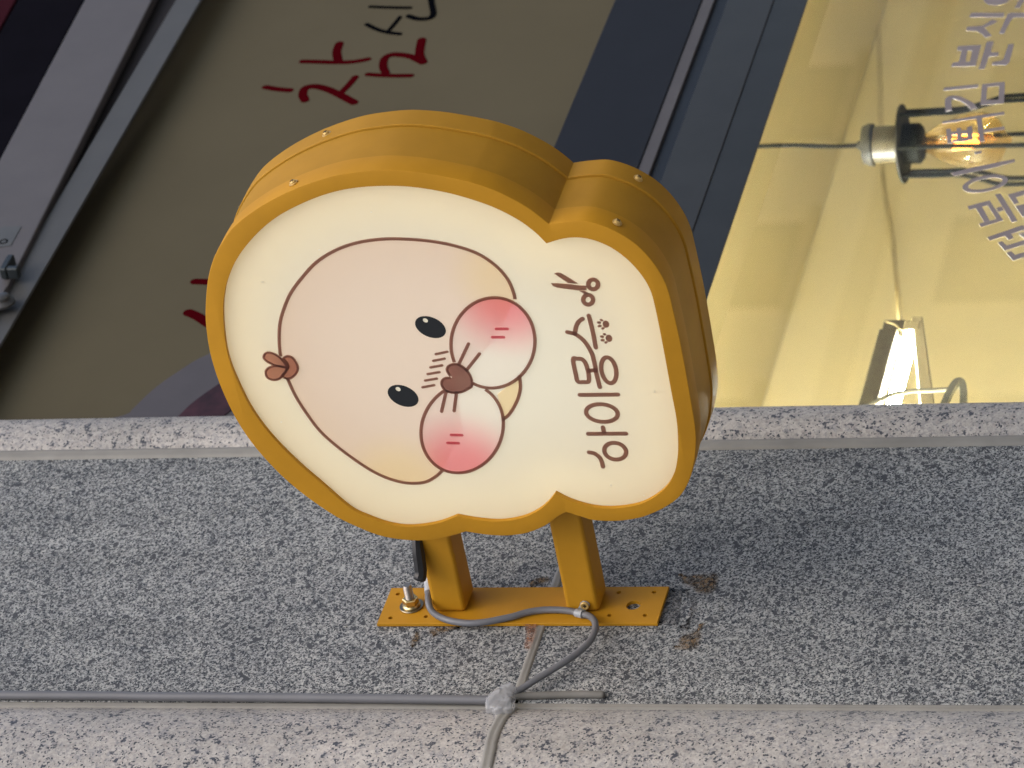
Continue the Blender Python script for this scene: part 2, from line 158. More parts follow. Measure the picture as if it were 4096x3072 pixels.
                    (0.5276, 2.9521), (0.5295, 2.9516), (0.5312, 2.9507), (0.5327, 2.9494), (0.5338, 2.9479), (0.5345, 2.9463), (0.5347, 2.9446), (0.5344, 2.943), (0.5336, 2.9416), (0.5324, 2.9405), (0.5309, 2.9398), (0.5291, 2.9394)]],
 'SCREWS': [(0.1945, -0.7093, 3.3005), (0.3035, -0.7114, 3.289), (0.1945, -0.6353, 2.8899), (0.3035, -0.6316, 2.89)],
 'SPECKS': [[(0.5659, 3.3676), (0.5653, 3.3681), (0.5649, 3.3689), (0.5648, 3.3699), (0.5651, 3.3709), (0.5656, 3.3716), (0.5662, 3.3721), (0.5669, 3.372), (0.5675, 3.3716), (0.5679, 3.3708), (0.5679, 3.3698), (0.5677, 3.3688),
             (0.5672, 3.368), (0.5666, 3.3676)],
            [(0.6122, 3.2825), (0.6117, 3.2828), (0.6113, 3.2832), (0.6111, 3.2838), (0.6111, 3.2844), (0.6114, 3.2849), (0.6118, 3.2852), (0.6123, 3.2852), (0.6127, 3.285), (0.6131, 3.2845), (0.6133, 3.2839), (0.6133, 3.2833),
             (0.6131, 3.2829), (0.6127, 3.2826)],
            [(0.242, 2.9615), (0.2411, 2.9618), (0.2405, 2.9624), (0.2401, 2.9632), (0.2401, 2.9639), (0.2405, 2.9645), (0.2412, 2.9648), (0.242, 2.9649), (0.2429, 2.9646), (0.2436, 2.964), (0.2439, 2.9633), (0.2439, 2.9625),
             (0.2435, 2.9619), (0.2429, 2.9616)],
            [(0.3864, 2.8809), (0.3856, 2.8811), (0.3849, 2.8816), (0.3846, 2.8822), (0.3846, 2.8827), (0.385, 2.8832), (0.3857, 2.8835), (0.3865, 2.8835), (0.3873, 2.8832), (0.388, 2.8827), (0.3883, 2.8822), (0.3883, 2.8816),
             (0.3879, 2.8811), (0.3873, 2.8809)],
            [(0.2245, 2.9205), (0.2241, 2.9209), (0.2239, 2.9215), (0.224, 2.9222), (0.2243, 2.9228), (0.2248, 2.9233), (0.2254, 2.9235), (0.2259, 2.9234), (0.2263, 2.9231), (0.2265, 2.9225), (0.2264, 2.9218), (0.2261, 2.9211),
             (0.2256, 2.9207), (0.2251, 2.9204)],
            [(0.6654, 3.2028), (0.6649, 3.203), (0.6646, 3.2034), (0.6644, 3.204), (0.6644, 3.2046), (0.6646, 3.2051), (0.665, 3.2053), (0.6655, 3.2054), (0.666, 3.2051), (0.6663, 3.2047), (0.6665, 3.2041), (0.6665, 3.2036),
             (0.6663, 3.2031), (0.6659, 3.2028)],
            [(0.3498, 3.3895), (0.3492, 3.3897), (0.3486, 3.3902), (0.3483, 3.3909), (0.3483, 3.3915), (0.3486, 3.392), (0.3492, 3.3922), (0.3499, 3.3922), (0.3506, 3.3919), (0.3511, 3.3914), (0.3514, 3.3908), (0.3514, 3.3902),
             (0.3511, 3.3897), (0.3505, 3.3895)]],
 'STREAKS': [(0.028, [(0.8123, 3.8139), (0.854, 3.8011), (0.8883, 3.7836), (0.9188, 3.7647)]), (0.02, [(0.8113, 3.7791), (0.8453, 3.7662), (0.8832, 3.745)])],
 'STUB': [(0.0461, 3.11), (0.0483, 3.0732), (0.0506, 3.023), (0.0502, 2.9893), (0.0497, 2.9825)],
 'SWOOSH': [(0.8172, 3.9199), (0.844, 3.9144), (0.8613, 3.9105), (0.9114, 3.8934), (0.9578, 3.8677), (1.0024, 3.834), (1.0654, 3.7461), (0.9569, 3.6225), (0.8075, 3.582)],
 'TAPE': [(0.228, -0.13, 3.2586), (0.2203, -0.115, 3.2582), (0.2154, -0.1, 3.2577), (0.2104, -0.085, 3.2576), (0.2043, -0.075, 3.2604)],
 'TEXT': [(1,
           [(0.2919, 2.9353), (0.2892, 2.9366), (0.2868, 2.9385), (0.2849, 2.9409), (0.2835, 2.9438), (0.2827, 2.9469), (0.2826, 2.9501), (0.2831, 2.9532), (0.2843, 2.9562), (0.286, 2.9587), (0.2882, 2.9608), (0.2908, 2.9623),
            (0.2937, 2.9631), (0.2966, 2.9632), (0.2995, 2.9625), (0.3022, 2.9612), (0.3046, 2.9593), (0.3065, 2.9569), (0.3079, 2.954), (0.3086, 2.9509), (0.3088, 2.9477), (0.3082, 2.9446), (0.3071, 2.9417), (0.3053, 2.9391),
            (0.3031, 2.937), (0.3005, 2.9356), (0.2977, 2.9347), (0.2948, 2.9347)]),
          (0, [(0.2945, 2.984), (0.2924, 2.9765), (0.2845, 2.9703), (0.2717, 2.9691)]), (0, [(0.3234, 2.9801), (0.3228, 2.9301)]), (0, [(0.3331, 2.9589), (0.3263, 2.9588)]),
          (1,
           [(0.3524, 2.9363), (0.3495, 2.9375), (0.3468, 2.9397), (0.3447, 2.9428), (0.343, 2.9466), (0.342, 2.9508), (0.3416, 2.9554), (0.3419, 2.96), (0.3429, 2.9645), (0.3445, 2.9685), (0.3467, 2.972), (0.3493, 2.9746), (0.3522, 2.9764),
            (0.3553, 2.9772), (0.3583, 2.9769), (0.3612, 2.9756), (0.3638, 2.9734), (0.366, 2.9703), (0.3676, 2.9666), (0.3687, 2.9623), (0.369, 2.9578), (0.3687, 2.9532), (0.3677, 2.9487), (0.3661, 2.9447), (0.3639, 2.9412),
            (0.3613, 2.9386), (0.3585, 2.9368), (0.3554, 2.936)]),
          (0, [(0.3838, 2.981), (0.3833, 2.9309)]), (1, [(0.4383, 2.9806), (0.439, 2.9749), (0.4384, 2.9693), (0.4332, 2.9657), (0.4227, 2.9642), (0.4113, 2.9644), (0.404, 2.9664), (0.4034, 2.9727), (0.4043, 2.98), (0.4135, 2.9809)]),
          (0, [(0.4208, 2.9624), (0.4211, 2.9537)]), (0, [(0.4797, 2.9811), (0.4756, 2.9704), (0.4644, 2.9608), (0.4472, 2.9547), (0.4301, 2.9535), (0.4148, 2.9536), (0.3953, 2.9527)]),
          (1,
           [(0.4228, 2.9271), (0.4184, 2.9273), (0.4141, 2.9279), (0.4101, 2.929), (0.4067, 2.9305), (0.404, 2.9322), (0.4021, 2.9343), (0.4011, 2.9364), (0.4011, 2.9385), (0.4021, 2.9406), (0.4041, 2.9425), (0.4069, 2.944),
            (0.4103, 2.9453), (0.4143, 2.946), (0.4187, 2.9464), (0.4231, 2.9462), (0.4273, 2.9455), (0.4313, 2.9445), (0.4347, 2.943), (0.4374, 2.9412), (0.4393, 2.9392), (0.4403, 2.9371), (0.4402, 2.9349), (0.4392, 2.9329),
            (0.4373, 2.931), (0.4345, 2.9294), (0.4311, 2.9282), (0.4271, 2.9274)]),
          (0, [(0.4775, 2.9717), (0.4872, 2.9684), (0.4946, 2.9639), (0.4992, 2.9579)]), (0, [(0.5036, 2.949), (0.4829, 2.9479), (0.4556, 2.9479)])],
 'TICKS': [[(0.451, 3.1601), (0.4544, 3.1441)], [(0.4409, 3.1655), (0.444, 3.1497)], [(0.4309, 3.1711), (0.4338, 3.155)], [(0.4208, 3.1768), (0.4235, 3.1605)], [(0.4109, 3.1822), (0.4136, 3.1659)], [(0.4005, 3.1877), (0.4036, 3.1713)]],
 'TUFT': [[(0.4501, 3.366), (0.4538, 3.3584), (0.4494, 3.3525), (0.4396, 3.3494), (0.4319, 3.3506), (0.4242, 3.3561), (0.4189, 3.3649), (0.4219, 3.3729), (0.4293, 3.3677), (0.437, 3.3623), (0.4442, 3.3631)],
          [(0.428, 3.3947), (0.4338, 3.3926), (0.4381, 3.3856), (0.4393, 3.3785), (0.437, 3.3636), (0.4265, 3.371), (0.4198, 3.3776), (0.4178, 3.3849), (0.4195, 3.3914), (0.4231, 3.3944)],
          [(0.4552, 3.3914), (0.4599, 3.3878), (0.461, 3.3816), (0.4577, 3.3746), (0.4517, 3.369), (0.4448, 3.3654), (0.4376, 3.3635), (0.4392, 3.3717), (0.4413, 3.3798), (0.4463, 3.3873), (0.4513, 3.3914)]],
 'WHISKERS': [[(0.4359, 3.1319), (0.4668, 3.1132)], [(0.4265, 3.1233), (0.4512, 3.1014)], [(0.3952, 3.1563), (0.3635, 3.1687)], [(0.3929, 3.143), (0.364, 3.1517)]]}

# ------------------------------------------------------------------ materials
MATS = {}
def nodes(name):
    M = bpy.data.materials.new(name); M.use_nodes = True; MATS[name] = M
    t = M.node_tree; t.nodes.clear()
    out = t.nodes.new('ShaderNodeOutputMaterial')
    return M, t, out
def N(t, kind, **kw):
    n = t.nodes.new(kind)
    for k, v in kw.items():
        if k in n.inputs: n.inputs[k].default_value = v
        else: setattr(n, k, v)
    return n
def ramp(t, fac, stops, interp='LINEAR'):
    r = t.nodes.new('ShaderNodeValToRGB'); r.color_ramp.interpolation = interp
    e = r.color_ramp.elements
    while len(e) > 1: e.remove(e[-1])
    e[0].position = stops[0][0]; e[0].color = (*stops[0][1], 1)
    for p, c in stops[1:]:
        x = e.new(p); x.color = (*c, 1)
    t.links.new(fac, r.inputs[0]); return r.outputs[0]
def noise(t, co, scale, detail=2, rough=.5, dist=0):
    n = N(t, 'ShaderNodeTexNoise'); n.inputs['Scale'].default_value = scale; n.inputs['Detail'].default_value = detail
    n.inputs['Roughness'].default_value = rough; n.inputs['Distortion'].default_value = dist
    t.links.new(co, n.inputs['Vector']); return n.outputs['Fac']
def mixc(t, fac, a, b, mode='MIX'):
    n = t.nodes.new('ShaderNodeMix'); n.data_type = 'RGBA'; n.blend_type = mode
    for s, v in ((n.inputs[0], fac), (n.inputs[6], a), (n.inputs[7], b)):
        if hasattr(v, 'is_linked') or hasattr(v, 'links'): t.links.new(v, s)
        elif isinstance(v, tuple): s.default_value = (*v, 1)
        else: s.default_value = v
    return n.outputs[2]
def coords(t): return N(t, 'ShaderNodeNewGeometry').outputs['Position']
def bump(t, h, strength, dist):
    b = N(t, 'ShaderNodeBump'); b.inputs['Strength'].default_value = strength; b.inputs['Distance'].default_value = dist
    t.links.new(h, b.inputs['Height']); return b.outputs[0]

def paint(name, col, rough=.45, metal=0., var=.12, bscale=900, bstr=.15, spec=.5, vscale=14):
    """painted or plain surface: gentle mottling, fine grain relief"""
    M, t, out = nodes(name); co = coords(t)
    p = N(t, 'ShaderNodeBsdfPrincipled'); p.inputs['Roughness'].default_value = rough; p.inputs['Metallic'].default_value = metal
    p.inputs['Specular IOR Level'].default_value = spec
    lo = tuple(c*(1-var) for c in col); hi = tuple(min(1, c*(1+var)) for c in col)
    t.links.new(ramp(t, noise(t, co, vscale, 5, .6), [(.3, lo), (.7, hi)]), p.inputs['Base Color'])
    if bstr: t.links.new(bump(t, noise(t, co, bscale, 2, .6), bstr, .0006), p.inputs['Normal'])
    t.links.new(p.outputs[0], out.inputs[0]); return M

def granite(name, cells, fine, big, pale=False, rough=.55, stain=None):
    """crystals as Voronoi grains: cells = (scale, colour stops by random grain), fine = (scale, share, colour) of dark flecks"""
    M, t, out = nodes(name); co = coords(t)
    p = N(t, 'ShaderNodeBsdfPrincipled'); p.inputs['Roughness'].default_value = rough
    p.inputs['Specular IOR Level'].default_value = .3
    wn = N(t, 'ShaderNodeTexNoise'); wn.inputs['Scale'].default_value = 230; wn.inputs['Detail'].default_value = 2; t.links.new(co, wn.inputs['Vector'])
    wm = N(t, 'ShaderNodeVectorMath'); wm.operation = 'MULTIPLY_ADD'; t.links.new(wn.outputs['Color'], wm.inputs[0])
    wm.inputs[1].default_value = (.0035,)*3; t.links.new(co, wm.inputs[2]); wco = wm.outputs[0]
    def grain(scale):
        v = N(t, 'ShaderNodeTexVoronoi'); v.inputs['Scale'].default_value = scale; t.links.new(wco, v.inputs['Vector'])
        sp = N(t, 'ShaderNodeSeparateColor'); t.links.new(v.outputs['Color'], sp.inputs[0]); return sp.outputs[0]
    c = None; first = None
    for scale, stops, fac in cells:
        gv = grain(scale); first = first or gv
        k = ramp(t, gv, stops, 'CONSTANT')
        c = k if c is None else mixc(t, fac, c, k)
    for scale, share, colr, msk, lo in fine:
        f = ramp(t, grain(scale), [(0, (1, 1, 1)), (share, (0, 0, 0))], 'CONSTANT')
        if msk:
            mk = ramp(t, noise(t, co, msk, 3, .6), [(lo, (0, 0, 0)), (lo+.08, (1, 1, 1))]); f = mixc(t, 1., f, mk, 'MULTIPLY')
        c = mixc(t, f, c, colr)
    g = ramp(t, noise(t, co, big, 4, .6), [(.3, (.77, .775, .775)), (.7, (1.03, 1.02, 1.01))] if pale else [(.3, (.71, .73, .74)), (.7, (.945, .96, .945))])
    c = mixc(t, 1., c, g, 'MULTIPLY')
    sm = N(t, 'ShaderNodeMapping'); sm.inputs['Scale'].default_value = (9, 9, .8); t.links.new(co, sm.inputs[0])       # faint run-off streaks
    c = mixc(t, 1., c, ramp(t, noise(t, sm.outputs[0], 1., 4, .65), [(.32, (.86, .86, .85)), (.6, (1.05, 1.05, 1.05))]), 'MULTIPLY')
    if stain: c = mixc(t, 1., c, stain, 'MULTIPLY')
    t.links.new(c, p.inputs['Base Color'])
    t.links.new(bump(t, noise(t, co, 400, 2, .6), .2, .0006), p.inputs['Normal'])
    if stain:                                          # ragged, partly see-through edge of the mark
        f = ramp(t, noise(t, co, 120, 5, .75), [(.30, (.05, .05, .05)), (.62, (.9, .9, .9))])
        at = N(t, 'ShaderNodeAttribute'); at.attribute_name = 'cover'; f = mixc(t, 1., f, at.outputs['Color'], 'MULTIPLY')
        tr = N(t, 'ShaderNodeBsdfTransparent'); mx = N(t, 'ShaderNodeMixShader')
        t.links.new(f, mx.inputs[0]); t.links.new(tr.outputs[0], mx.inputs[1]); t.links.new(p.outputs[0], mx.inputs[2])
        t.links.new(mx.outputs[0], out.inputs[0])
    else: t.links.new(p.outputs[0], out.inputs[0])
    return M

DK = [(330, [(0, (.020, .027, .038)), (.29, (.045, .055, .07)), (.37, (.20, .205, .21)), (.46, (.50, .51, .51)), (.72, (.59, .585, .57)), (.9, (.33, .33, .34))], 1.),
      (560, [(0, (.035, .045, .06)), (.30, (.30, .305, .31)), (.6, (.50, .50, .49))], .5)]
DF = [(520, .16, (.028, .036, .05), 0, 0), (170, .05, (.075, .08, .09), 0, 0)]
PL = [(190, [(0, (.30, .30, .315)), (.16, (.42, .405, .39)), (.4, (.50, .475, .445)), (.62, (.56, .54, .51)), (.86, (.40, .37, .355))], 1.),
      (430, [(0, (.24, .25, .28)), (.2, (.44, .425, .41)), (.6, (.58, .565, .545))], .45)]
PF = [(280, .46, (.075, .085, .11), 70, .54), (430, .07, (.06, .07, .09), 0, 0)]
granite('granite_dark', DK, DF, 9)
granite('granite_pale', PL, PF, 7, True)
granite('rust_stain', DK, DF, 9, False, .8, (.70, .47, .27))
granite('damp_stain', DK, DF, 9, False, .5, (.60, .585, .60))
granite('rust_orange', [(330, [(0, (.30, .16, .10)), (.5, (.42, .26, .17))], 1.)], [], 9, False, .8, (1., .8, .7))
paint('sealant', (.27, .265, .245), .6, 0, .14, 300, .3)
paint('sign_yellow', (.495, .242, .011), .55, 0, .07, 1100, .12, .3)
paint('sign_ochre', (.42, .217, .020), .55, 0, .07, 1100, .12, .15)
paint('cable_grey', (.155, .16, .175), .42, 0, .1, 500, .1)
paint('stub_grey', (.17, .167, .155), .7, 0, .2, 300, .3)
paint('sleeve', (.52, .55, .58), .35, 0, .08)
paint('clip_grey', (.36, .39, .42), .35, 0, .08)
paint('black_tape', (.012, .013, .015), .38, 0, .2, 200, .4)
paint('zinc', (.62, .50, .26), .28, 1., .12, 400, .1)
paint('steel_dull', (.36, .33, .30), .42, 1., .2, 400, .3)
paint('washer_dark', (.30, .26, .19), .35, 1., .2)
paint('slot_dark', (.05, .03, .01), .6)
paint('screw_yellow', (.62, .42, .14), .35, .3, .1)
paint('board_khaki', (.106, .093, .060), .7, 0, .05, 200, .08, .08, 4)
paint('letter_red', (.055, .0016, .004), .8, 0, .08, 900, .1, 0.)
paint('letter_black', (.003, .0035, .005), .8, 0, .1, 900, .1, 0.)
paint('print_grey', (.078, .070, .075), .5, 0, .1)
paint('print_maroon', (.04, .012, .017), .5, 0, .5, 200, .1, .3, 30)
paint('frame_navy', (.0115, .013, .0185), .55, .0, .08, 900, .1, .25)
paint('frame_strip', (.085, .080, .084), .5, 0, .08)
paint('gasket', (.010, .014, .022), .5)
paint('frame_grey', (.032, .033, .034), .3, 0, .10, 900, .1, .35)
paint('frame_grey_low', (.026, .028, .030), .28, 0, .10, 900, .1, .35)
paint('beam_white', (.098, .091, .093), .5, 0, .06)
paint('flashing', (.074, .075, .074), .5, 0, .06)
paint('awning_dark', (.0045, .004, .007), .8, 0, .15, 900, .1, .03)
paint('awning_red', (.035, .007, .012), .8, 0, .15, 900, .1, .03)
paint('beam_slot', (.014, .011, .013), .8)
paint('hardware_dark', (.03, .038, .042), .4, .4, .2)
paint('hardware_grey', (.09, .09, .09), .4, .4, .2)
paint('label_white', (.085, .09, .092), .5)
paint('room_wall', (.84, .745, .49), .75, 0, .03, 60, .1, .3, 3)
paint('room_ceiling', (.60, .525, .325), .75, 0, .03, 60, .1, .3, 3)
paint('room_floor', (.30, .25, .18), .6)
paint('wire_tan', (.56, .48, .29), .7)
paint('lamp_black', (.0035, .004, .0035), .7, 0, .1, 900, .1, .06)
paint('lamp_grey', (.014, .014, .0135), .6, 0, .2, 900, .1, .1)
paint('socket_white', (.018, .0175, .016), .5, 0, .1, 900, .1, .15)
paint('brass', (.026, .020, .009), .45, 0, .15, 900, .1, .4)
paint('fixture_brown', (.06, .048, .03), .45, .2, .25, 120, .3, .5, 60)
paint('fixture_cream', (.28, .225, .125), .5, 0, .05)
paint('hook_grey', (.14, .125, .085), .5, .2, .1)
paint('sticker', (.215, .19, .20), .6, 0, .04)
paint('asphalt', (.05, .05, .05), .9, 0, .2, 80, .5)
paint('paving', (.15, .145, .14), .85, 0, .12, 60, .4)
paint('kerb_stone', (.34, .33, .31), .8)
paint('facing_render', (.80, .75, .66), .8, 0, .06)
paint('facing_glass', (.05, .07, .07), .15)
paint('facing_band', (.40, .36, .30), .8)

def emitter(name, col, strength):
    M, t, out = nodes(name); e = N(t, 'ShaderNodeEmission'); e.inputs[0].default_value = (*col, 1); e.inputs[1].default_value = strength
    t.links.new(e.outputs[0], out.inputs[0]); return M
emitter('led_edge', (.83, .85, .71), 4.5)
emitter('led_board', (.80, .90, 1.0), 1.2)
emitter('tube_light', (1., .975, .84), 240.0)
emitter('added_tube_light', (.95, .985, 1.0), 1950.0)  # strong source for the added lamp out of view
emitter('filament', (1., .36, .06), 9.0)

def film(c): return tuple(v**.5 for v in c)        # light crosses two faces of each film
def acrylic(name, col, fac=.7, pattern=None):
    """translucent print or opal sheet, lit from behind by the LEDs inside the box"""
    M, t, out = nodes(name)
    d = N(t, 'ShaderNodeBsdfDiffuse'); s = N(t, 'ShaderNodeBsdfTranslucent'); mx = N(t, 'ShaderNodeMixShader'); mx.inputs[0].default_value = fac
    if pattern: c = pattern(t); t.links.new(c, d.inputs[0]); t.links.new(c, s.inputs[0])
    else: d.inputs[0].default_value = (*col, 1); s.inputs[0].default_value = (*col, 1)
    t.links.new(d.outputs[0], mx.inputs[1]); t.links.new(s.outputs[0], mx.inputs[2]); t.links.new(mx.outputs[0], out.inputs[0]); return M
def fade(t, centre, radius, inner=0.):
    """0 at the centre, 1 at the radius, in the sheet's own plane (printed gradient)"""
    co = coords(t)
    v = N(t, 'ShaderNodeVectorMath'); v.operation = 'SUBTRACT'; t.links.new(co, v.inputs[0]); v.inputs[1].default_value = centre
    l = N(t, 'ShaderNodeVectorMath'); l.operation = 'LENGTH'; t.links.new(v.outputs[0], l.inputs[0])
    mr = N(t, 'ShaderNodeMapRange'); mr.interpolation_type = 'SMOOTHSTEP'
    mr.inputs['From Min'].default_value = inner; mr.inputs['From Max'].default_value = radius
    t.links.new(l.outputs['Value'], mr.inputs[0]); return mr.outputs[0]

def glass(name, tint, f0=.045, rough=0.):
    M, t, out = nodes(name)
    lw = N(t, 'ShaderNodeLayerWeight'); lw.inputs[0].default_value = .5
    pw = N(t, 'ShaderNodeMath'); pw.operation = 'POWER'; t.links.new(lw.outputs['Facing'], pw.inputs[0]); pw.inputs[1].default_value = 5
    ma = N(t, 'ShaderNodeMath'); ma.operation = 'MULTIPLY_ADD'; t.links.new(pw.outputs[0], ma.inputs[0]); ma.inputs[1].default_value = 1-f0; ma.inputs[2].default_value = f0
    tr = N(t, 'ShaderNodeBsdfTransparent'); tr.inputs[0].default_value = (*tint, 1)
    gl = N(t, 'ShaderNodeBsdfGlossy'); gl.inputs['Roughness'].default_value = rough
    mx = N(t, 'ShaderNodeMixShader'); t.links.new(ma.outputs[0], mx.inputs[0]); t.links.new(tr.outputs[0], mx.inputs[1]); t.links.new(gl.outputs[0], mx.inputs[2])
    t.links.new(mx.outputs[0], out.inputs[0]); return M
glass('pane_glass', (.95, .965, .955), .065)
glass('bulb_glass', (.92, .79, .52), .07)

def glue_mat():
    M, t, out = nodes('clear_glue')
    p = N(t, 'ShaderNodeBsdfPrincipled'); p.inputs['Base Color'].default_value = (.60, .62, .65, 1); p.inputs['Roughness'].default_value = .08
    tr = N(t, 'ShaderNodeBsdfTransparent'); mx = N(t, 'ShaderNodeMixShader'); mx.inputs[0].default_value = .42
    t.links.new(bump(t, noise(t, coords(t), 110, 1, .5), .7, .006), p.inputs['Normal'])
    t.links.new(tr.outputs[0], mx.inputs[1]); t.links.new(p.outputs[0], mx.inputs[2]); t.links.new(mx.outputs[0], out.inputs[0])
glue_mat()

# ------------------------------------------------------------------ object helpers
def meta(o, label=None, cat=None, group=None, kind=None):
    for k, v in (('label', label), ('category', cat), ('group', group), ('kind', kind)):
        if v: o[k] = v
    return o
def thing(name, label, cat, loc, group=None):
    o = bpy.data.objects.new(name, None); COL.objects.link(o); o.location = loc; o.empty_display_size = .05
    return meta(o, label, cat, group)
def origin(p):
    v = Vector((0, 0, 0))
    while p is not None: v += p.location; p = p.parent
    return v
def mesh(name, verts, faces, mat, parent=None, smooth=False, bevel=0, segs=2):
    off = origin(parent)
    me = bpy.data.meshes.new(name); me.from_pydata([Vector(v)-off for v in verts], [], faces)
    bm = bmesh.new(); bm.from_mesh(me)
    if bevel:
        bmesh.ops.bevel(bm, geom=[e for e in bm.edges if e.calc_face_angle(0) > .6], offset=bevel, segments=segs, profile=.5, affect='EDGES')
    bmesh.ops.recalc_face_normals(bm, faces=bm.faces)
    if smooth:
        for f in bm.faces: f.smooth = True
        if smooth is not True:
            for e in bm.edges:
                if e.calc_face_angle(0) > smooth: e.smooth = False
    bm.to_mesh(me); bm.free(); me.update()
    me.materials.append(MATS[mat])
    o = bpy.data.objects.new(name, me); COL.objects.link(o); o.parent = parent
    return o
def boxv(a, b):
    x0, y0, z0 = a; x1, y1, z1 = b
    v = [(x, y, z) for x in (x0, x1) for y in (y0, y1) for z in (z0, z1)]
    f = [(0, 1, 3, 2), (4, 6, 7, 5), (0, 4, 5, 1), (2, 3, 7, 6), (0, 2, 6, 4), (1, 5, 7, 3)]
    return v, f
def box(name, a, b, mat, parent=None, bevel=0, segs=2):
    v, f = boxv(a, b); return mesh(name, v, f, mat, parent, False, bevel, segs)
def join(parts):
    V, F = [], []
    for v, f in parts:
        n = len(V); V += list(v); F += [tuple(i+n for i in q) for q in f]
    return V, F

def catmull(p, closed=False, per=6):
    p = [Vector(q) for q in p]; n = len(p); out = []
    if n < 3 and not closed: return p
    for i in range(n if closed else n-1):
        a, b, c, d = (p[(i-1) % n], p[i], p[(i+1) % n], p[(i+2) % n]) if closed else (p[max(i-1, 0)], p[i], p[i+1], p[min(i+2, n-1)])
        for k in range(per):
            s = k/per
            out.append(.5*((2*b)+(c-a)*s+(2*a-5*b+4*c-d)*s*s+(3*b-a-3*c+d)*s*s*s))
    if not closed: out.append(p[-1])
    return out
def outline(segs, per=5):
    pts = []
    for s in segs: pts += catmull(s, False, per)[:-1]
    area = sum(a.x*b.y-b.x*a.y for a, b in zip(pts, pts[1:]+pts[:1]))
    return pts if area > 0 else pts[::-1]
def ccw(pts):
    pts = [Vector(p) for p in pts]
    a = sum(p.x*q.y-q.x*p.y for p, q in zip(pts, pts[1:]+pts[:1]))
    return pts if a > 0 else pts[::-1]
def offset(pts, d):
    """positive d grows a counter-clockwise loop"""
    n = len(pts); out = []
    for i in range(n):
        a, b, c = pts[i-1], pts[i], pts[(i+1) % n]
        t1 = (b-a).normalized(); t2 = (c-b).normalized()
        n1 = Vector((t1.y, -t1.x)); n2 = Vector((t2.y, -t2.x)); m_ = (n1+n2)
        m_ = m_.normalized() if m_.length > 1e-6 else n1
        out.append(b+m_*min(d/max(m_.dot(n1), .45), 3*abs(d)) if d > 0 else b+m_*max(d/max(m_.dot(n1), .45), -3*abs(d)))
    return out
def tess(loops):
    loops = [[Vector((p[0], p[1], 0)) for p in l] for l in loops]
    flat = [p for l in loops for p in l]
    return flat, [tuple(t) for t in tessellate_polygon(loops)]
FACE = lambda u, v, d: (XS-d, -u, v)                    # d: proud of the sign face
def WALL(y): return lambda u, v, d: (u, y-d, v)         # d: proud of a wall plane
def solid(name, loops, to3, d0, d1, mat, parent=None, smooth=False):
    """flat piece with real thickness: loops[0] is the rim, the others are holes"""
    flat, tri = tess(loops); n = len(flat)
    V = [to3(p.x, p.y, d1) for p in flat]+[to3(p.x, p.y, d0) for p in flat]
    F = list(tri)+[tuple(i+n for i in reversed(t)) for t in tri]
    s = 0
    for l in loops:
        k = len(l)
        for i in range(k): a, b = s+i, s+(i+1) % k; F.append((a, b, b+n, a+n))
        s += k
    return mesh(name, V, F, mat, parent, smooth)
def stroke(pts, w, closed=False, per=6, cap=True):
    pts = catmull(pts, closed, per) if len(pts) > 2 else [Vector(p) for p in pts]
    n = len(pts); L, R = [], []
    for i in range(n):
        if closed: t = pts[(i+1) % n]-pts[i-1]
        else: t = pts[min(i+1, n-1)]-pts[max(i-1, 0)]
        t = t.normalized(); nn = Vector((-t.y, t.x))*w/2
        L.append(pts[i]+nn); R.append(pts[i]-nn)
    if closed:
        a = abs(sum(p.x*q.y-q.x*p.y for p, q in zip(L, L[1:]+L[:1]))); b = abs(sum(p.x*q.y-q.x*p.y for p, q in zip(R, R[1:]+R[:1])))
        return [L, R] if a > b else [R, L]
    def arc(c, frm, sgn):
        return [c+Matrix.Rotation(sgn*math.pi*k/6, 2) @ (frm-c) for k in range(1, 6)] if cap else []
    return [L+arc(pts[-1], L[-1], -1)+R[::-1]+arc(pts[0], R[0], -1)]
def tube_v(pts, r, seg=12, closed=False, cap=True):
    pts = [Vector(p) for p in pts]; n = len(pts); V, F = [], []
    up = None
    for i in range(n):
        t = ((pts[(i+1) % n]-pts[i-1]) if closed else (pts[min(i+1, n-1)]-pts[max(i-1, 0)])).normalized()
        if up is None: up = t.orthogonal().normalized()
        up = (up-t*up.dot(t)).normalized(); bn = t.cross(up)
        rr = r[i] if isinstance(r, (list, tuple)) else r
        for k in range(seg):
            a = 2*math.pi*k/seg; V.append(pts[i]+(up*math.cos(a)+bn*math.sin(a))*rr)
    for i in range(n if closed else n-1):
        j = (i+1) % n
        for k in range(seg): F.append((i*seg+k, i*seg+(k+1) % seg, j*seg+(k+1) % seg, j*seg+k))
    if not closed and cap: F += [tuple(range(seg)), tuple((n-1)*seg+k for k in range(seg))]
    return V, F
def tube(name, pts, r, mat, parent=None, seg=12, closed=False):
    v, f = tube_v(pts, r, seg, closed); return mesh(name, v, f, mat, parent, .7)
def lathe_v(c, axis, prof, seg=24):
    """prof: (distance along axis, radius)"""
    c = Vector(c); ax = Vector(axis).normalized(); u = ax.orthogonal().normalized(); v_ = ax.cross(u); V, F = [], []
    for h, r in prof:
        for k in range(seg):
            a = 2*math.pi*k/seg; V.append(c+ax*h+(u*math.cos(a)+v_*math.sin(a))*max(r, 1e-5))
    for i in range(len(prof)-1):
        for k in range(seg): F.append((i*seg+k, i*seg+(k+1) % seg, (i+1)*seg+(k+1) % seg, (i+1)*seg+k))
    F += [tuple(range(seg)), tuple((len(prof)-1)*seg+k for k in range(seg))]
    return V, F
def lathe(name, c, axis, prof, mat, parent=None, seg=24):
    v, f = lathe_v(c, axis, prof, seg); return mesh(name, v, f, mat, parent, .6)
def ring(c, r, n=16): return [Vector((c[0]+r*math.cos(2*math.pi*k/n), c[1]+r*math.sin(2*math.pi*k/n))) for k in range(n)]
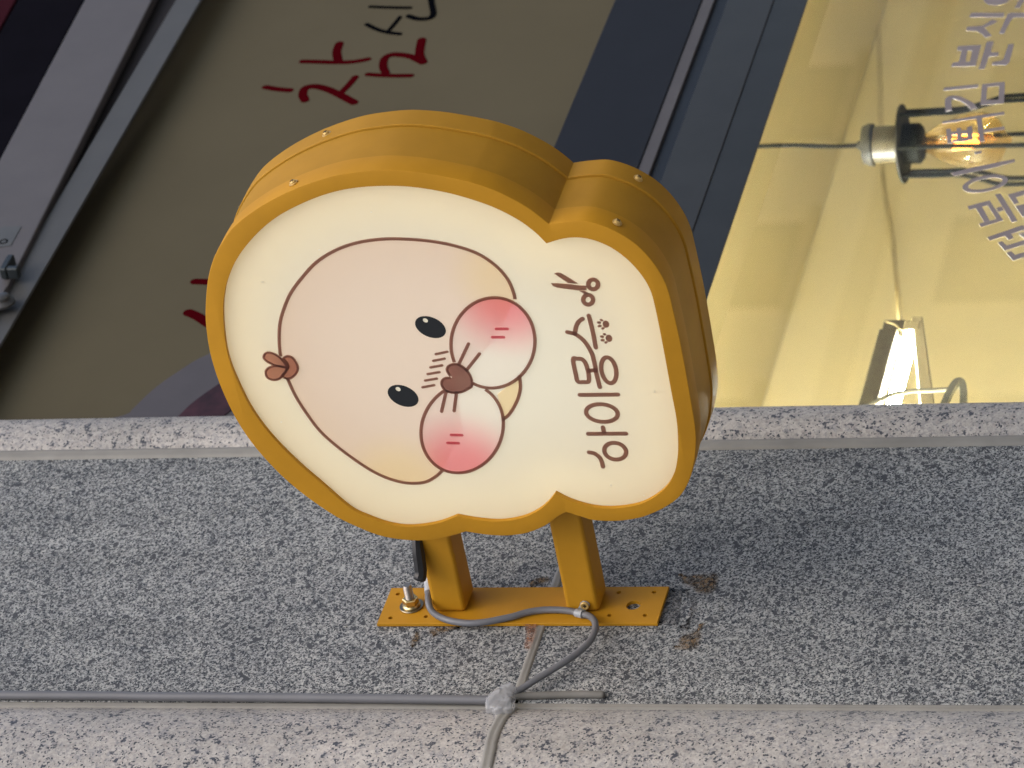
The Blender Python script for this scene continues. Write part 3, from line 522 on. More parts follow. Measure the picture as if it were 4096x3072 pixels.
def extrude_profile(prof, z0, z1, dz=.1):
    """prof: (x, y) open line, raised into a tall strip"""
    n = len(prof); V = [(x, y, z) for z in (z0, z1) for x, y in prof]
    return V, [(i, i+1, n+i+1, n+i) for i in range(n-1)]

# ------------------------------------------------------------------ street (bounces light; out of the frame)
meta(box('road', (-60, -30, -.3), (60, -4.6, -.12), 'asphalt'), kind='structure')
meta(box('pavement', (-60, -4.45, -.3), (60, -.04, 0), 'paving'), kind='structure')
meta(box('kerb', (-60, -4.6, -.3), (60, -4.45, .005), 'kerb_stone'), kind='structure')
meta(box('far_pavement', (-60, -60, -.3), (60, -30, .0), 'paving'), kind='structure')

# building across the street: only its reflection shows in the pane
fb = thing('facing_building', 'pale rendered building across the street, mirrored faintly in the shop glass', 'building', (14, -17, 0))
box('wall', (-2, -24, 0), (40, -17, 12.5), 'facing_render', fb)
win = None
for fl in range(4):
    for k in range(13):
        x = .2+k*3.05; z = 1.2+fl*2.9
        if win is None:
            win = box('window', (x, -17.03, z), (x+1.5, -16.985, z+1.5), 'facing_glass', fb); base = (x, z)
            sill = box('sill', (x-.1, -16.98, z-.12), (x+1.6, -16.85, z), 'facing_band', win)
        else:
            o = win.copy(); COL.objects.link(o); o.parent = fb; o.location = (x-base[0], 0, z-base[1])
            s2 = sill.copy(); COL.objects.link(s2); s2.parent = o
for fl in range(4): box('floor_band', (-2, -16.999, 3.3+fl*2.9), (40, -16.93, 3.55+fl*2.9), 'facing_band', fb)

# ------------------------------------------------------------------ granite pier
ZT, ZJ = 5.2, 3.1028
pier = thing('granite_pier', 'stone pier of dark speckled granite between rounded paler granite trims', 'wall', (.32, .2, 0))
XL, XR = .038, .610
for z0, z1 in ((0, ZJ-.004), (ZJ+.004, ZT)):
    box('dark_slab', (XL, 0, z0), (XR, .12, z1), 'granite_dark', pier, .0015, 1)
def arc(x0, y0, R, a0, a1, sgn, n=22):
    """convex trim: starts at (x0, y0) heading sgn*x tilted a0 out to the street, ends tilted a1"""
    P = []
    for k in range(n+1):
        a = math.radians(a0+(a1-a0)*k/n)
        P.append((x0+sgn*R*(math.sin(math.radians(a0))-math.sin(a)), y0-R*(math.cos(a)-math.cos(math.radians(a0)))))
    return P
for z0, z1 in ((0, ZJ-.004), (ZJ+.004, ZT)):
    pr = arc(.632, .004, .080, 34, -80, 1); pr += [(pr[-1][0], .30), (.632, .30)]; pr.append(pr[0])
    V, F = extrude_profile(pr, z0, z1); F += [tuple(range(len(pr)-1)), tuple(len(pr)+i for i in range(len(pr)-1))]
    mesh('pale_trim', V, F, 'granite_pale', pier, .9)
    pr = arc(.030, .004, .21, 30, -75, -1, 30); pr += [(pr[-1][0], .40), (.030, .40)]; pr.append(pr[0])
    V, F = extrude_profile(pr, z0, z1); F += [tuple(range(len(pr)-1)), tuple(len(pr)+i for i in range(len(pr)-1))]
    mesh('pale_trim', V, F, 'granite_pale', pier, .9)
# silicone joints
def bead(name, p0, p1, width, high, wob, axis, seed):
    """hand-smoothed silicone bead with a crease; runs along z ('z') or along x ('x')"""
    rnd = random.Random(seed); n = 60; V, F = [], []; prof = [(-.5, 0), (-.42, .55), (-.2, .9), (-.05, .72), (.06, .95), (.3, .8), (.46, .5), (.5, 0)]
    wv = [0, 0]; K = len(prof)
    for i in range(n+1):
        s = i/n; wv = [wv[0]*.8+rnd.uniform(-1, 1)*wob, wv[1]*.8+rnd.uniform(-1, 1)*wob]
        for q, h in prof:
            c = q*width+(wv[0] if q < 0 else wv[1])*(1 if abs(q) > .3 else .6); hh = h*high
            V.append((p0[0]+c, p0[1]-hh, p0[2]+(p1[2]-p0[2])*s) if axis == 'z' else (p0[0]+(p1[0]-p0[0])*s, p0[1]-hh, p0[2]+c))
        if i:
            for k in range(K-1): a = (i-1)*K+k; F.append((a, a+1, a+K+1, a+K))
    return mesh(name, V, F, 'sealant', pier, True)
bead('sealant_joint', (.6215, .003, 1.6), (.6215, .003, ZT), .026, .007, .0004, 'z', 1)
bead('sealant_joint', (.0335, .004, 1.6), (.0335, .004, ZT), .013, .004, .0004, 'z', 2)
bead('sealant_joint', (XL+.004, .0005, ZJ), (XR-.002, .0005, ZJ), .0135, .0035, .0006, 'x', 3)
# joint across the rounded left trim
prj = arc(.030, .003, .2125, 30, -60, -1, 30); V, F = [], []
rnd = random.Random(5)
for i, (x, y) in enumerate(prj):
    j = rnd.uniform(-.0006, .0006)+.0025*math.sin(i*.3)
    for q, h in ((-.0090, .0030), (-.0082, -.0004), (-.003, -.0016), (.0005, .0002), (.0030, -.0014), (.0080, -.0004), (.0090, .0030)): V.append((x, y+h, ZJ+q+j))
    if i:
        for k in range(6): a = (i-1)*7+k; F.append((a, a+1, a+8, a+7))
mesh('sealant_joint', V, F, 'sealant', pier, True)
# marks left on the stone
def ragged(poly, amp, seed):
    rnd = random.Random(seed); pts = catmull(poly, True, 5)
    return ccw([p+Vector((rnd.uniform(-amp, amp), rnd.uniform(-amp, amp))) for p in pts])
def mark(name, poly, amp, seed, proud, mat, feather):
    """thin film of staining whose cover thins out towards its edge"""
    rim = ragged(poly, amp, seed); inner = offset(rim, -feather); n = len(rim)
    V = [(p.x, -proud, p.y) for p in rim]+[(p.x, -proud-.0003, p.y) for p in inner]
    flat, tri = tess([inner])
    F = [(k, (k+1) % n, n+(k+1) % n, n+k) for k in range(n)]+[tuple(q+n for q in t) for t in tri]
    o = mesh(name, V, F, mat, pier, True)
    a = o.data.color_attributes.new('cover', 'FLOAT_COLOR', 'POINT')
    for k in range(len(V)): c = 0. if k < n else 1.; a.data[k].color = (c, c, c, 1)
    return o
for i, p in enumerate(DATA['RUST']): mark('rust_stain', offset(ccw(p), .003), .0010, i, .0006, 'rust_stain', .0065)
mark('damp_stain', offset(ccw(DATA['DAMP']), .003), .002, 9, .0004, 'damp_stain', .010)
mark('rust_stain', offset(ccw(DATA['RUST2']), .002), .001, 11, .0044, 'rust_orange', .004)
for i, p in enumerate(DATA['RUST3']): mark('rust_stain', offset(ccw(p), .003), .001, 20+i, .0006, 'rust_stain', .005)
tube('old_sealant', catmull([(x, -.004, z) for x, z in DATA['STUB']], False, 5), [.0052]*16+[.005, .0046, .0038, .0026, .0008], 'stub_grey', pier, 10)
# stone wall further left, out of the frame
meta(box('building_front', (-14, .405, 0), (.03, 1.4, ZT), 'facing_band'), kind='structure')

# ------------------------------------------------------------------ shop window
win = thing('shop_window', 'shop window with dark grey metal frame and lilac lettering stuck on the glass', 'window', (2.2, .1, 2.2))
X0, X1 = .70, 7.0
FZ = (3.2268, 3.2063, 3.1840, 3.1024, 3.0437)
box('transom', (X0, .030, 3.2275), (X1, .0785, 3.3828), 'frame_navy', win, .001, 1)
box('frame_strip', (X0, .032, FZ[1]), (X1, .079, 3.2268), 'frame_strip', win, .0005, 1)
box('gasket', (X0, .038, FZ[2]), (X1, .079, FZ[1]-.0005), 'gasket', win)
box('glazing_bead', (X0, .034, FZ[3]), (X1, .079, FZ[2]-.0005), 'frame_grey', win, .001, 1)
prz = [(.036, FZ[3]-.0008), (.036, FZ[4]+.001), (.037, FZ[4]), (.0795, FZ[4]+.022), (.0795, FZ[3]-.0008)]
V = [(x, y, z) for x in (X0, X1) for y, z in prz]
mesh('frame_rail', V, [(0, 1, 2, 3, 4), (5, 6, 7, 8, 9)]+[(k, (k+1) % 5, 5+(k+1) % 5, 5+k) for k in range(5)], 'frame_grey_low', win)
pane = box('glass_pane', (X0, .0805, .7), (X1, .0813, 3.39), 'pane_glass', win)
n_ = 0
for p in DATA['GLASSPOLY']:
    n_ += 1; solid('letter', [ccw(p)], WALL(.08), -.0004, -.0001+.00001*n_, 'sticker', pane)
for closed, p in DATA['GLASSSTROKE']:
    n_ += 1; solid('letter', stroke(p, .0088 if closed else .0105, bool(closed), 5, False), WALL(.08), -.0004, -.0001+.00001*n_, 'sticker', pane)
box('sill', (X0, .03, .6), (X1, .25, .695), 'frame_grey', win, .003, 2)

# hand-painted board above the transom
board = thing('fascia_board', 'dull khaki board over the window hand-painted with red and black Korean letters', 'sign', (2.2, .09, 3.8))
box('board_panel', (X0, .0785, 3.396), (X1, .10, 4.245), 'board_khaki', board)
k_ = 0
for wd, p in DATA['REDSTROKES']: k_ += 1; solid('painted_letter', stroke(p, wd*1.42, False, 6), WALL(.0785), -.0004, .0003+.00008*k_, 'letter_red', board)
for wd, p in DATA['BLACKSTROKES']: k_ += 1; solid('painted_letter', stroke(p, wd*1.42, False, 6), WALL(.0785), -.0004, .0003+.00008*k_, 'letter_black', board)
solid('printed_disc', [ccw(catmull(DATA['SWOOSH'], True, 5))], WALL(.0785), -.0004, .0002, 'print_grey', board)
for wd, p in DATA['STREAKS']: k_ += 1; solid('printed_streak', stroke(p, wd*1.5, False, 5), WALL(.0785), -.0002, .0003+.00008*k_, 'print_maroon', board)

# shutter / awning gear above the board
aw = thing('awning_box', 'grey painted awning housing with a dark valance above the khaki board', 'awning', (2, 0, 4.25))
box('flashing', (X0, .035, 4.1620), (X1, .041, 4.2108), 'flashing', aw, .001, 1)
box('beam_slot', (X0, .046, 4.2115), (X1, .077, 4.40), 'beam_slot', aw)
def tilt(name, za, zb, y0, y1, mat, sl=.052, xa=.66, xb=6.0, bev=.002):
    V = []
    for x in (xa, xb):
        dz = (x-1.209)*sl
        for y in (y0, y1):
            for z in (za, zb): V.append((x, y, z+dz))
    F = [(0, 1, 3, 2), (4, 6, 7, 5), (0, 4, 5, 1), (2, 3, 7, 6), (0, 2, 6, 4), (1, 5, 7, 3)]
    return mesh(name, V, F, mat, aw, False, bev, 2)
tilt('housing_beam', 4.2053, 4.3375, .026, .044, 'beam_white')
tilt('valance', 4.3385, 4.47, .030, .070, 'awning_dark', .056)
tilt('valance_edge', 4.471, 4.75, .028, .070, 'awning_red', .058)
# tag, bolt and pivot at the near end of the housing
tilt('joint_plate', 4.207, 4.335, .0245, .0255, 'beam_white', .052, .66, 1.13, 0)
solid('tag', [ccw([(1.315, 4.240), (1.255, 4.238), (1.250, 4.272), (1.315, 4.275)])], WALL(.0258), 0, .0008, 'label_white', aw)
solid('tag_print', stroke(ring((1.268, 4.255), .0062, 10), .0022, True, 2), WALL(.0258), .0008, .0014, 'letter_black', aw)
lathe('pivot', (1.080, .0245, 4.190), (0, -1, 0), [(0, .020), (.004, .020), (.008, .013), (.014, .012), (.016, .008)], 'hardware_grey', aw, 18)
v1 = boxv((1.150, .004, 4.206), (1.195, .0243, 4.218)); v2 = boxv((1.150, .004, 4.186), (1.161, .0243, 4.2055))
mesh('bracket', *join([v1, v2]), 'hardware_dark', aw, False, .002, 1)

meta(box('upper_wall', (.66, .04, 4.95), (9.0, .3, 9.0), 'facing_band'), kind='structure')

# ------------------------------------------------------------------ room behind the glass
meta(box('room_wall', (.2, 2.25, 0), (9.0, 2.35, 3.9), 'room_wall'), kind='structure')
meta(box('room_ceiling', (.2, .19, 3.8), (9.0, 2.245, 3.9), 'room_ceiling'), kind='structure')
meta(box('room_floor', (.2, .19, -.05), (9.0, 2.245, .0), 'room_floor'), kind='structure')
meta(box('room_side_wall', (8.9, .19, .01), (9.0, 2.245, 3.795), 'room_wall'), kind='structure')
meta(box('room_near_wall', (.2, .31, .01), (.3, 2.245, 3.795), 'room_wall'), kind='structure')
meta(box('bulkhead', (.72, .0895, 3.135), (8.89, .21, 3.795), 'room_wall'), kind='structure')
wr = meta(tube('slack_wire', catmull([(5.86, 2.244, 3.80), (5.83, 2.243, 3.79), (5.085, 2.243, 3.664), (4.80, 2.236, 3.599), (4.555, 2.19, 3.5465), (3.689, 1.7, 3.351), (2.519, 1.0, 3.087), (1.581, .43, 2.8747)], False, 6), .0046, 'wire_tan', None, 8),
          'thin tan wire sagging along the yellow wall to the tube lamp', 'wire')

# pendant lamp
PX, PY = 2.20, .45
pn = thing('pendant_lamp', 'amber filament bulb in black wire cage hanging on a black cord', 'pendant lamp', (PX, PY, 3.5))
ZD = 2.966
tube('cord', catmull([(PX+.004, PY, 3.799), (PX+.006, PY, 3.4), (PX+.01, PY, 3.2), (PX+.0, PY, 3.1), (PX, PY, 3.04)], False, 5), .0042, 'lamp_black', pn, 8)
lathe('cord_grip', (PX, PY, 3.047), (0, 0, -1), [(0, .006), (.006, .010), (.010, .018), (.012, .034), (.022, .038), (.030, .038)], 'socket_white', pn, 24)
lathe('socket', (PX, PY, 3.0165), (0, 0, -1), [(0, .032), (.004, .033), (.048, .033)], 'brass', pn, 24)
lathe('cage_plate', (PX, PY, ZD), (0, 0, -1), [(0, .034), (0, .070), (.003, .0705), (.004, .070), (.004, .034)], 'lamp_grey', pn, 40)
lathe('socket_collar', (PX, PY, ZD-.0045), (0, 0, -1), [(0, .036), (.028, .036), (.034, .030)], 'lamp_black', pn, 24)
for k in range(6):
    a = math.radians(-36+60*k)
    c, s = math.cos(a), math.sin(a)
    P = [(PX+c*r, PY+s*r, z) for r, z in ((.062, ZD-.004), (.063, 2.90), (.064, 2.86), (.072, 2.825), (.082, 2.795), (.085, 2.76), (.085, 2.60), (.078, 2.56))]
    tube('cage_rod', catmull(P, False, 4), .0042, 'lamp_black', pn, 8)
tube('cage_ring', [(PX+.085*math.cos(q*math.pi/16), PY+.085*math.sin(q*math.pi/16), 2.62) for q in range(32)], .004, 'lamp_black', pn, 8, True)
ZB = ZD-.036
bulb = lathe('bulb', (PX, PY, ZB), (0, 0, -1), [(0, .016), (.012, .020), (.03, .031), (.06, .043), (.088, .0505), (.108, .0515), (.126, .047), (.140, .035), (.148, .019), (.152, .010), (.157, .0075), (.160, .003)], 'bulb_glass', pn, 28)
fv = []
for k in range(4):
    a = math.radians(45+90*k); c, s = math.cos(a), math.sin(a)
    fv.append(tube_v([(PX+c*.014, PY+s*.014, ZB-.055), (PX+c*.010, PY+s*.010, ZB-.100)], .0022, 8))
mesh('filament', *join(fv), 'filament', bulb, True)
lathe('glass_stem', (PX, PY, ZB-.003), (0, 0, -1), [(0, .012), (.02, .010), (.045, .005), (.058, .004)], 'bulb_glass', bulb, 14)

# tube lamp on the wall side, running away along the shop front
fl = thing('tube_lamp', 'bare bright tube lamp in a brown trough beside the window jamb', 'tube lamp', (1.3, .4, 2.88))
tube('tube', [(1.502, .4, 2.8416), (.84, .4, 2.8416)], .0108, 'tube_light', fl, 16)
box('trough', (.82, .382, 2.861), (1.498, .412, 2.892), 'fixture_brown', fl, .002, 1)
box('end_cap', (1.500, .40, 2.858), (1.552, .442, 2.894), 'fixture_brown', fl, .003, 2)
box('tube_holder', (1.503, .389, 2.827), (1.532, .411, 2.856), 'fixture_cream', fl, .003, 2)
V, F = boxv((0, 0, 0), (1, 1, 1))
A, B = Vector((1.544, .40, 2.8374)), Vector((1.02, .40, 2.727))
V = [tuple(A+(B-A)*x+Vector((0, (y-.5)*.020, (z-.5)*(.019+.011*x)))) for x, y, z in V]
mesh('diffuser_bar', V, F, 'fixture_cream', fl, False, .002, 1)
tube('tube_tie', catmull([(1.524, .386, 2.884), (1.51, .384, 2.866), (1.496, .383, 2.857), (1.491, .385, 2.846)], False, 4), .0017, 'fixture_cream', fl, 6)

# added lamp, unseen behind the pier, put in to brighten the room
f2 = thing('tube_lamp', 'added room light shaped as a tube lamp, hidden behind the granite pier', 'tube lamp', (1.0, 1.3, 3.45))
tube('tube', [(1.45, 1.3, 3.38), (.45, 1.3, 3.38)], .0130, 'added_tube_light', f2, 16)
box('trough', (.43, 1.27, 3.42), (1.47, 1.33, 3.46), 'fixture_brown', f2, .002, 1)
for x in (.46, 1.44): box('tube_holder', (x-.012, 1.288, 3.396), (x+.012, 1.312, 3.4195), 'fixture_brown', f2)
for x in (.6, 1.3): tube('hanger', [(x, 1.3, 3.4605), (x, 1.3, 3.799)], .003, 'lamp_black', f2, 6)

# hook on a bent wire near the jamb
hk = thing('hook_bracket', 'small grey arched bracket on a bent wire beside the granite edge', 'bracket', (1.17, .3, 2.8))
tube('bent_wire', catmull([(1.10, .3, 2.90), (1.140, .3, 2.865), (1.163, .3, 2.838), (1.183, .3, 2.815), (1.192, .3, 2.785), (1.194, .3, 2.75), (1.196, .3, 2.722)], False, 5), .0036, 'hook_grey', hk, 8)
P = [(1.10, 2.736), (1.15, 2.7275), (1.19, 2.7225), (1.213, 2.7165), (1.216, 2.711), (1.20, 2.704), (1.16, 2.698), (1.10, 2.692)]
solid('arch', stroke(P, .011, False, 6), WALL(.3), -.004, .004, 'hook_grey', hk)

# ------------------------------------------------------------------ blade sign
sg = thing('blade_sign', 'lit bread-shaped shop sign in mustard metal case with a round-cheeked animal face', 'sign', (.25, 0, 3.14))
OUT, INN = outline(DATA['OUTER']), outline(DATA['INNER'])
DEP = .146
def rings(name, steps, mat, front=None, back=None, loop=None):
    loop = loop or OUT
    n = len(loop); V, F = [], []
    for off, x in steps: V += [FACE(p.x, p.y, -x) for p in (offset(loop, off) if off else loop)]
    for i in range(len(steps)-1):
        for k in range(n): F.append((i*n+k, i*n+(k+1) % n, (i+1)*n+(k+1) % n, (i+1)*n+k))
    for spec, idx in ((front, 0), (back, len(steps)-1)):
        if spec:
            inner, x2 = spec; off, x = steps[idx]
            flat, tri = tess([offset(loop, off) if off else loop, inner]); b = len(V); V += [FACE(p.x, p.y, -x) for p in flat]; F += [tuple(i+b for i in t) for t in tri]
            b = len(V); m_ = len(inner); V += [FACE(p.x, p.y, -x) for p in inner]+[FACE(p.x, p.y, -x2) for p in inner]
            F += [(b+k, b+(k+1) % m_, b+m_+(k+1) % m_, b+m_+k) for k in range(m_)]
    o = mesh(name, V, F, mat, sg, .5)
    return o
def weld(o):
    bm = bmesh.new(); bm.from_mesh(o.data); bmesh.ops.remove_doubles(bm, verts=bm.verts, dist=1e-5)
    bmesh.ops.recalc_face_normals(bm, faces=bm.faces)
    for e in bm.edges: e.smooth = e.calc_face_angle(0) < .5
    bm.to_mesh(o.data); bm.free()
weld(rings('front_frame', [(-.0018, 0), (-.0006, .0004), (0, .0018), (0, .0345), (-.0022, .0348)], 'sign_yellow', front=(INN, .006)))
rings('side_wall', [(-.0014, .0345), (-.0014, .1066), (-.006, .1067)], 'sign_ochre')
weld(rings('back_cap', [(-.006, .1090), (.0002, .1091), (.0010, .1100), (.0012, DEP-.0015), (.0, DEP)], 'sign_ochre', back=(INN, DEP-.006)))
def lit(loop): return offset(loop, .004)
acrylic('opal', (.86, .80, .68), .72)
face = solid('face_panel', [lit(INN)], FACE, -.0085, -.0065, 'opal', sg)
solid('back_panel', [lit(INN)], FACE, -(DEP-.0075), -(DEP-.0095), 'opal', sg)
ledloop = offset(INN, -.030)
solid('led_strip', [offset(INN, -.012), offset(INN, -.026)], FACE, -.066, -.064, 'led_edge', sg)
solid('led_board', [offset(INN, -.060)], FACE, -.082, -.080, 'led_board', sg)

# printed film on the panel: each layer a little prouder than the one below
def cen(l): return sum((Vector(p) for p in l), Vector((0, 0)))/len(l)
head = catmull(DATA['HEAD'], False, 4)
head2 = catmull(DATA['HEAD2'], False, 4)
ck = [ccw(c) for c in DATA['CHEEKS']]
# head outline closes along the tuft side and behind the cheeks
cheek_mid = [Vector(q) for q in (cen(ck[0]), cen(DATA['NOSE']), cen(ck[1]))]
headloop = ccw(list(reversed(head2))+[Vector(DATA['HEAD2'][0])*.5+Vector(DATA['HEAD'][0])*.5]+head+cheek_mid)
hx = lambda q: FACE(q[0], q[1], 0)
def headcol(t):
    e1 = fade(t, hx((Vector(DATA['HEAD'][-2])+Vector(DATA['HEAD'][-4]))/2), .085, .02)
    e2 = fade(t, hx(DATA['HEAD2'][-5]), .095, .02)
    c = mixc(t, e1, film((.96, .84, .70)), film((.95, .85, .83))); return mixc(t, e2, film((.98, .86, .69)), c)
acrylic('print_head', None, .95, headcol)
def cheekcol(c0, r0, r1):
    return lambda t: mixc(t, fade(t, c0, r1, r0), film((.98, .44, .52)), film((1., .98, .99)))
u0, v0 = cen(ck[0]); u1, v1 = cen(ck[1])
acrylic('print_cheek_a', None, .95, cheekcol(hx((u0+.072, v0-.028)), .015, .105))
acrylic('print_cheek_b', None, .95, cheekcol(hx((u1-.066, v1+.010)), .015, .105))
acrylic('print_chin', film((1., .88, .66)), .95)
acrylic('print_brown', film((.31, .165, .14)), .95)
acrylic('print_nose', film((.37, .20, .18)), .95)
acrylic('print_tuft', film((.56, .30, .24)), .95)
acrylic('print_ink', (.045, .05, .055), .3)
acrylic('print_rose', film((.66, .17, .22)), .95)
glints = [ccw(g) for g in DATA['GLINTS']]
L1 = .0004
solid('printed_head', [headloop]+[g[::-1] for g in glints], FACE, -.0064, -.0060, 'print_head', face)
chin = catmull(DATA['CHIN'], False, 4)
solid('printed_chin', [ccw(chin+[Vector(cen(ck[1])), Vector(cen(DATA['NOSE'])), Vector(cen(ck[0]))])], FACE, -.0064, -.0060, 'print_chin', face) if False else None
b_ = Vector(DATA['CHEEKS'][1][0])
def spaced(loop, k): return loop
# chin piece between the two cheeks: bounded by the chin line and a point where the cheeks touch
touch = Vector(DATA['NOSE'][0])*.35+Vector(chin[0])*.3+Vector(chin[-1])*.35
solid('printed_chin', [ccw(chin+[touch])], FACE, -.0059, -.0056, 'print_chin', face)
W = .0046
def ink(name, loops, d, mat='print_brown', thick=.0003): return solid(name, loops, FACE, d-thick, d, mat, face)
def inside(p, poly):
    c = False
    for a, b in zip(poly, poly[1:]+poly[:1]):
        if (a.y > p.y) != (b.y > p.y) and p.x < (b.x-a.x)*(p.y-a.y)/(b.y-a.y)+a.x: c = not c
    return c
def cut(pts, polys, closed=False):
    """runs of a fine polyline that lie outside the given shapes"""
    pts = list(pts); ok = [not any(inside(p, q) for q in polys) for p in pts]
    if closed and not all(ok):
        k = ok.index(False); pts, ok = pts[k:]+pts[:k], ok[k:]+ok[:k]
    runs, cur = [], []
    for p, o in zip(pts, ok):
        if o: cur.append(p)
        elif cur: runs.append(cur); cur = []
    if cur: runs.append(cur)
    return [r for r in runs if len(r) > 3]
nz = ccw(catmull(DATA['NOSE'], True, 4)); tufts = [ccw(catmull(l, True, 4)) for l in DATA['TUFT']]
for r in cut(catmull(list(reversed(DATA['HEAD2']))+list(DATA['HEAD']), False, 5), tufts): ink('head_line', stroke(r, W, False, 1, False), -.0052)
ink('chin_line', stroke(DATA['CHIN'], W, False, 5), -.0052)
for c, mname in zip(ck, ('print_cheek_a', 'print_cheek_b')):
    ink('printed_cheek', [c], -.0047, mname)
    fine_ = catmull(c, True, 2)
    for r in cut(fine_, [nz]+([offset(ck[0], .0018)] if c is ck[1] else []), True): ink('cheek_line', stroke(r, W, False, 1, False), -.0042)
for e, g in zip(DATA['EYES'], glints):
    ink('printed_eye', [ccw(e), g[::-1]], -.0052, 'print_ink')
for s in DATA['WHISKERS']: ink('whisker', stroke(s, .0045), -.0038)
for s in DATA['TICKS']: ink('brow_tick', stroke(s, .0036), -.0052)
for s in DATA['BLUSH']: ink('blush_dash', stroke(s, .0040), -.0038, 'print_rose')
ink('printed_nose', [nz], -.0034, 'print_nose')
ink('nose_line', stroke(DATA['NOSE'], .0036, True, 4), -.0030)
for i, l in enumerate(DATA['TUFT']):
    lp = ccw(catmull(l, True, 4))
    ink('printed_tuft', [lp], -.0046+.0009*i, 'print_tuft'); ink('tuft_line', stroke(l, .0034, True, 4), -.0042+.0009*i)
for i, (closed, s) in enumerate(DATA['TEXT']):
    ink('printed_letter', stroke(s, .0060, bool(closed), 2 if closed and len(s) > 20 else 5), -.0060+.00004*i)
for l in DATA['PAWS']: ink('printed_paw', [ccw(l)], -.0060)
for i, l in enumerate(DATA['SCISSOR_BLADES']): ink('printed_scissors', [ccw(l)], -.0060+.0003*i)
for l in DATA['SCISSOR_RINGS']: ink('printed_scissors', stroke(l, .0060, True, 1), -.0054)

acrylic('print_speck', film((.80, .76, .68)), .9)
for l in DATA['SPECKS']: ink('dust_speck', [ccw(l)], -.0060, 'print_speck')
# screws round the case
def nearest_normal(u, v):
    i = min(range(len(OUT)), key=lambda k: (OUT[k]-Vector((u, v))).length); a, b = OUT[i-1], OUT[(i+1) % len(OUT)]; t = (b-a).normalized()
    return OUT[i], Vector((0, -t.y, -t.x))
for x, y, z in DATA['SCREWS']:
    p, nn = nearest_normal(-y, z); base = Vector((x, -p.x, p.y))+nn*.0005
    s = lathe('screw', base, nn, [(0, .0062), (.0010, .0062), (.0013, .0046), (.0030, .0043), (.0042, .0030), (.0046, .0012)], 'screw_yellow', sg, 18)
    a = Vector((1, 0, 0)); b = nn.cross(a).normalized(); a2, b2 = (a+b).normalized(), (a-b).normalized(); q = []
    for d1, d2 in ((a2, b2), (b2, a2)):
        c = base+nn*.0044; V = [c+d1*sx*.0026+d2*sy*.0006+nn*sz*.0006 for sx in (-1, 1) for sy in (-1, 1) for sz in (-1, 1)]
        q.append((V, boxv((0, 0, 0), (1, 1, 1))[1]))
    mesh('screw_slot', *join(q), 'slot_dark', s)
# arms
for z0, z1 in ((3.2125, 3.2585), (3.0265, 3.0720)):
    u = max(p.x for p in OUT if z0-.01 < p.y < z1+.01 and p.x < .35)
    box('arm', (.2255, -(u+.006), z0), (.2755, -.0065, z1), 'sign_yellow', sg, .0055, 3)
# mounting plate with drilled holes
px0, px1, pz0, pz1 = .2010, .2820, 2.9425, 3.3330
holes = [ring(h, .0033, 12)[::-1] for h in DATA['HOLES']]+[ring(DATA['BIGHOLE'], .0098, 20)[::-1]]
plate = solid('mounting_plate', [[Vector((px0, pz0)), Vector((px1, pz0)), Vector((px1, pz1)), Vector((px0, pz1))]]+holes, WALL(0), .0010, .0060, 'sign_yellow', sg)
bm = bmesh.new(); bm.from_mesh(plate.data)
bmesh.ops.remove_doubles(bm, verts=bm.verts, dist=1e-6)
bmesh.ops.bevel(bm, geom=[e for e in bm.edges if e.calc_face_angle(0) > 1. and e.calc_length() > .05], offset=.0007, segments=2, profile=.5, affect='EDGES')
bm.to_mesh(plate.data); bm.free()
# anchor bolt through the top of the plate
ab = thing('anchor_bolt', 'zinc anchor bolt with nut and washer at the top of the yellow plate', 'bolt', (DATA['BOLT'][0], -.006, DATA['BOLT'][1]))
bc = (DATA['BOLT'][0], -.0062, DATA['BOLT'][1]); OUTW = (0, -1, 0)
lathe('washer', bc, OUTW, [(0, .0075), (0, .0165), (.0012, .0168), (.0020, .0162), (.0021, .0075)], 'washer_dark', ab, 32)
lathe('nut_flange', (bc[0], bc[1]-.0022, bc[2]), OUTW, [(0, .0125), (.0012, .0125), (.003, .0112), (.0034, .0105)], 'zinc', ab, 28)
lathe('nut', (bc[0], bc[1]-.0056, bc[2]), OUTW, [(0, .0102), (.0008, .0112), (.0078, .0112), (.0092, .0094)], 'zinc', ab, 6)
prof = []
for k in range(26): prof += [(k*.0008, .0058 if k % 2 else .0063)]
prof += [(.0215, .0050)]
lathe('threaded_rod', (bc[0], bc[1]-.0148, bc[2]), OUTW, prof, 'steel_dull', ab, 18)

# ------------------------------------------------------------------ cable feeding the sign
cb = thing('power_cable', 'grey power cable running down the granite joint and curling up to the sign', 'cable', (.05, -.006, 3.12))
run = [(x, -.006, z) for x, z in DATA['CONDUIT']]
x_, z_ = DATA['CONDUIT'][0]
run = [(x_, -.006, 5.1)]+run
tube('cable_riser', catmull([(x-.0035, -.0062, z) for x, y, z in run], False, 6), .0062, 'cable_grey', cb, 14)
tube('cable', catmull([(run[-1][0]-.001, -.006, run[-1][2]-.004)]+list(reversed(DATA['CABLE'][:-1])), False, 6), .0046, 'cable_grey', cb, 14)
c0, c1 = Vector(DATA['CABLE'][0]), Vector(DATA['CABLE'][1])
tube('sleeve', [c0+(c0-c1)*.15, c0*.5+c1*.5, c1+(c1-c0)*.02], .0058, 'sleeve', cb, 14)
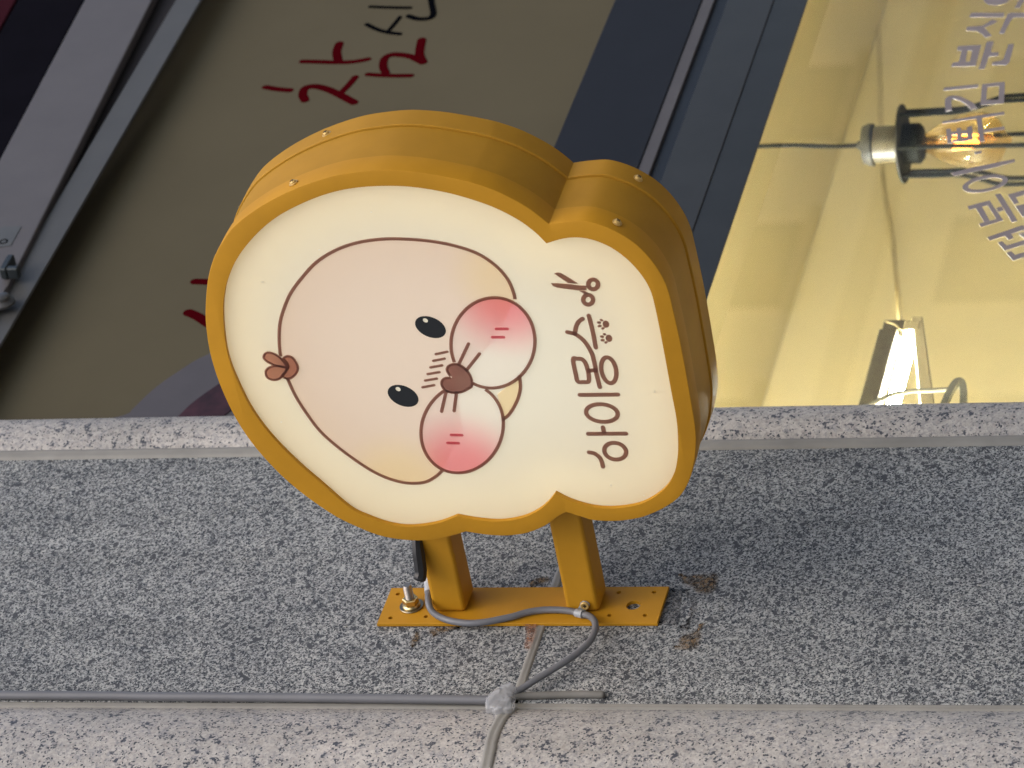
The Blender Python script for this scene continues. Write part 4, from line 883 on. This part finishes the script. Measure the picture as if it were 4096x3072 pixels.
# grey saddle clip screwed to the lower arm
i = 15; q0, q1, q2 = (Vector(DATA['CABLE'][k]) for k in (14, 15, 16))
tube('clip', [q0*.35+q1*.65, q1, q1*.55+q2*.45], .0058, 'clip_grey', cb, 16)
ex, ey, ez = DATA['CLIPSCREW']
solid('clip_tab', [ccw([(-ey+.0068*math.cos(a), ez+.0068*math.sin(a)) for a in [math.pi*k/10 for k in range(-5, 6)]]+[(q1.y*-1-.003, q1.z+.006), (q1.y*-1-.003, q1.z-.006)])], lambda u, v, d: (ex-d, -u, v), .0002, .0016, 'clip_grey', cb)
cs = lathe('clip_screw', (ex-.0016, ey, ez), (-1, 0, 0), [(0, .0060), (.0016, .0060), (.0024, .0052), (.0024, .0040), (.0012, .0022)], 'screw_yellow', cb, 22)
mesh('screw_slot', *join([boxv((ex-.0044, ey-.0022, ez-.0006), (ex-.0026, ey+.0022, ez+.0006)), boxv((ex-.0043, ey-.0006, ez-.0022), (ex-.0027, ey+.0006, ez+.0022))]), 'slot_dark', cs)
# black taped connector hanging behind the upper arm
tp = [Vector(p) for p in DATA['TAPE']]
tp = [Vector((p.x+.0, p.y, p.z)) for p in tp]
to = tube('taped_joint', catmull(tp, False, 4), [.006, .007, .0075, .008, .0085, .009, .0092, .009, .0088, .009, .0092, .009, .0085, .0088, .009, .0085, .006], 'black_tape', cb, 8)

# lump of clear glue over the clip
bx, bz = DATA['BLOB']
gl = bpy.data.meshes.new('glue_lump'); bm = bmesh.new()
bmesh.ops.create_icosphere(bm, subdivisions=4, radius=1)
rnd = random.Random(3); ph = [(rnd.uniform(2, 6), rnd.uniform(2, 6), rnd.uniform(0, 6), rnd.uniform(.02, .06)) for _ in range(9)]+[(rnd.uniform(9, 14), rnd.uniform(9, 14), rnd.uniform(0, 6), rnd.uniform(.015, .03)) for _ in range(6)]
for v in bm.verts:
    s = 1+sum(a*math.sin(f1*v.co.x+p)*math.cos(f2*v.co.z-p) for f1, f2, p, a in ph)
    c = Vector((max(-.74, min(.74, v.co.x)), v.co.y, max(-.74, min(.74, v.co.z))))
    v.co = Vector((c.x*.031*s, c.y*.013*s, c.z*.0215*s))
for f in bm.faces: f.smooth = True
bm.to_mesh(gl); bm.free(); gl.materials.append(MATS['clear_glue'])
go = bpy.data.objects.new('glue_lump', gl); COL.objects.link(go); go.location = (bx-.004, -.013, bz)
meta(go, 'shiny lump of clear glue holding the grey cable at the stone joint', 'glue')
tube('strap', [(run[-1][0], -.0062, bz+.021), (run[-1][0], -.0062, bz+.013)], .0068, 'clip_grey', cb, 14)
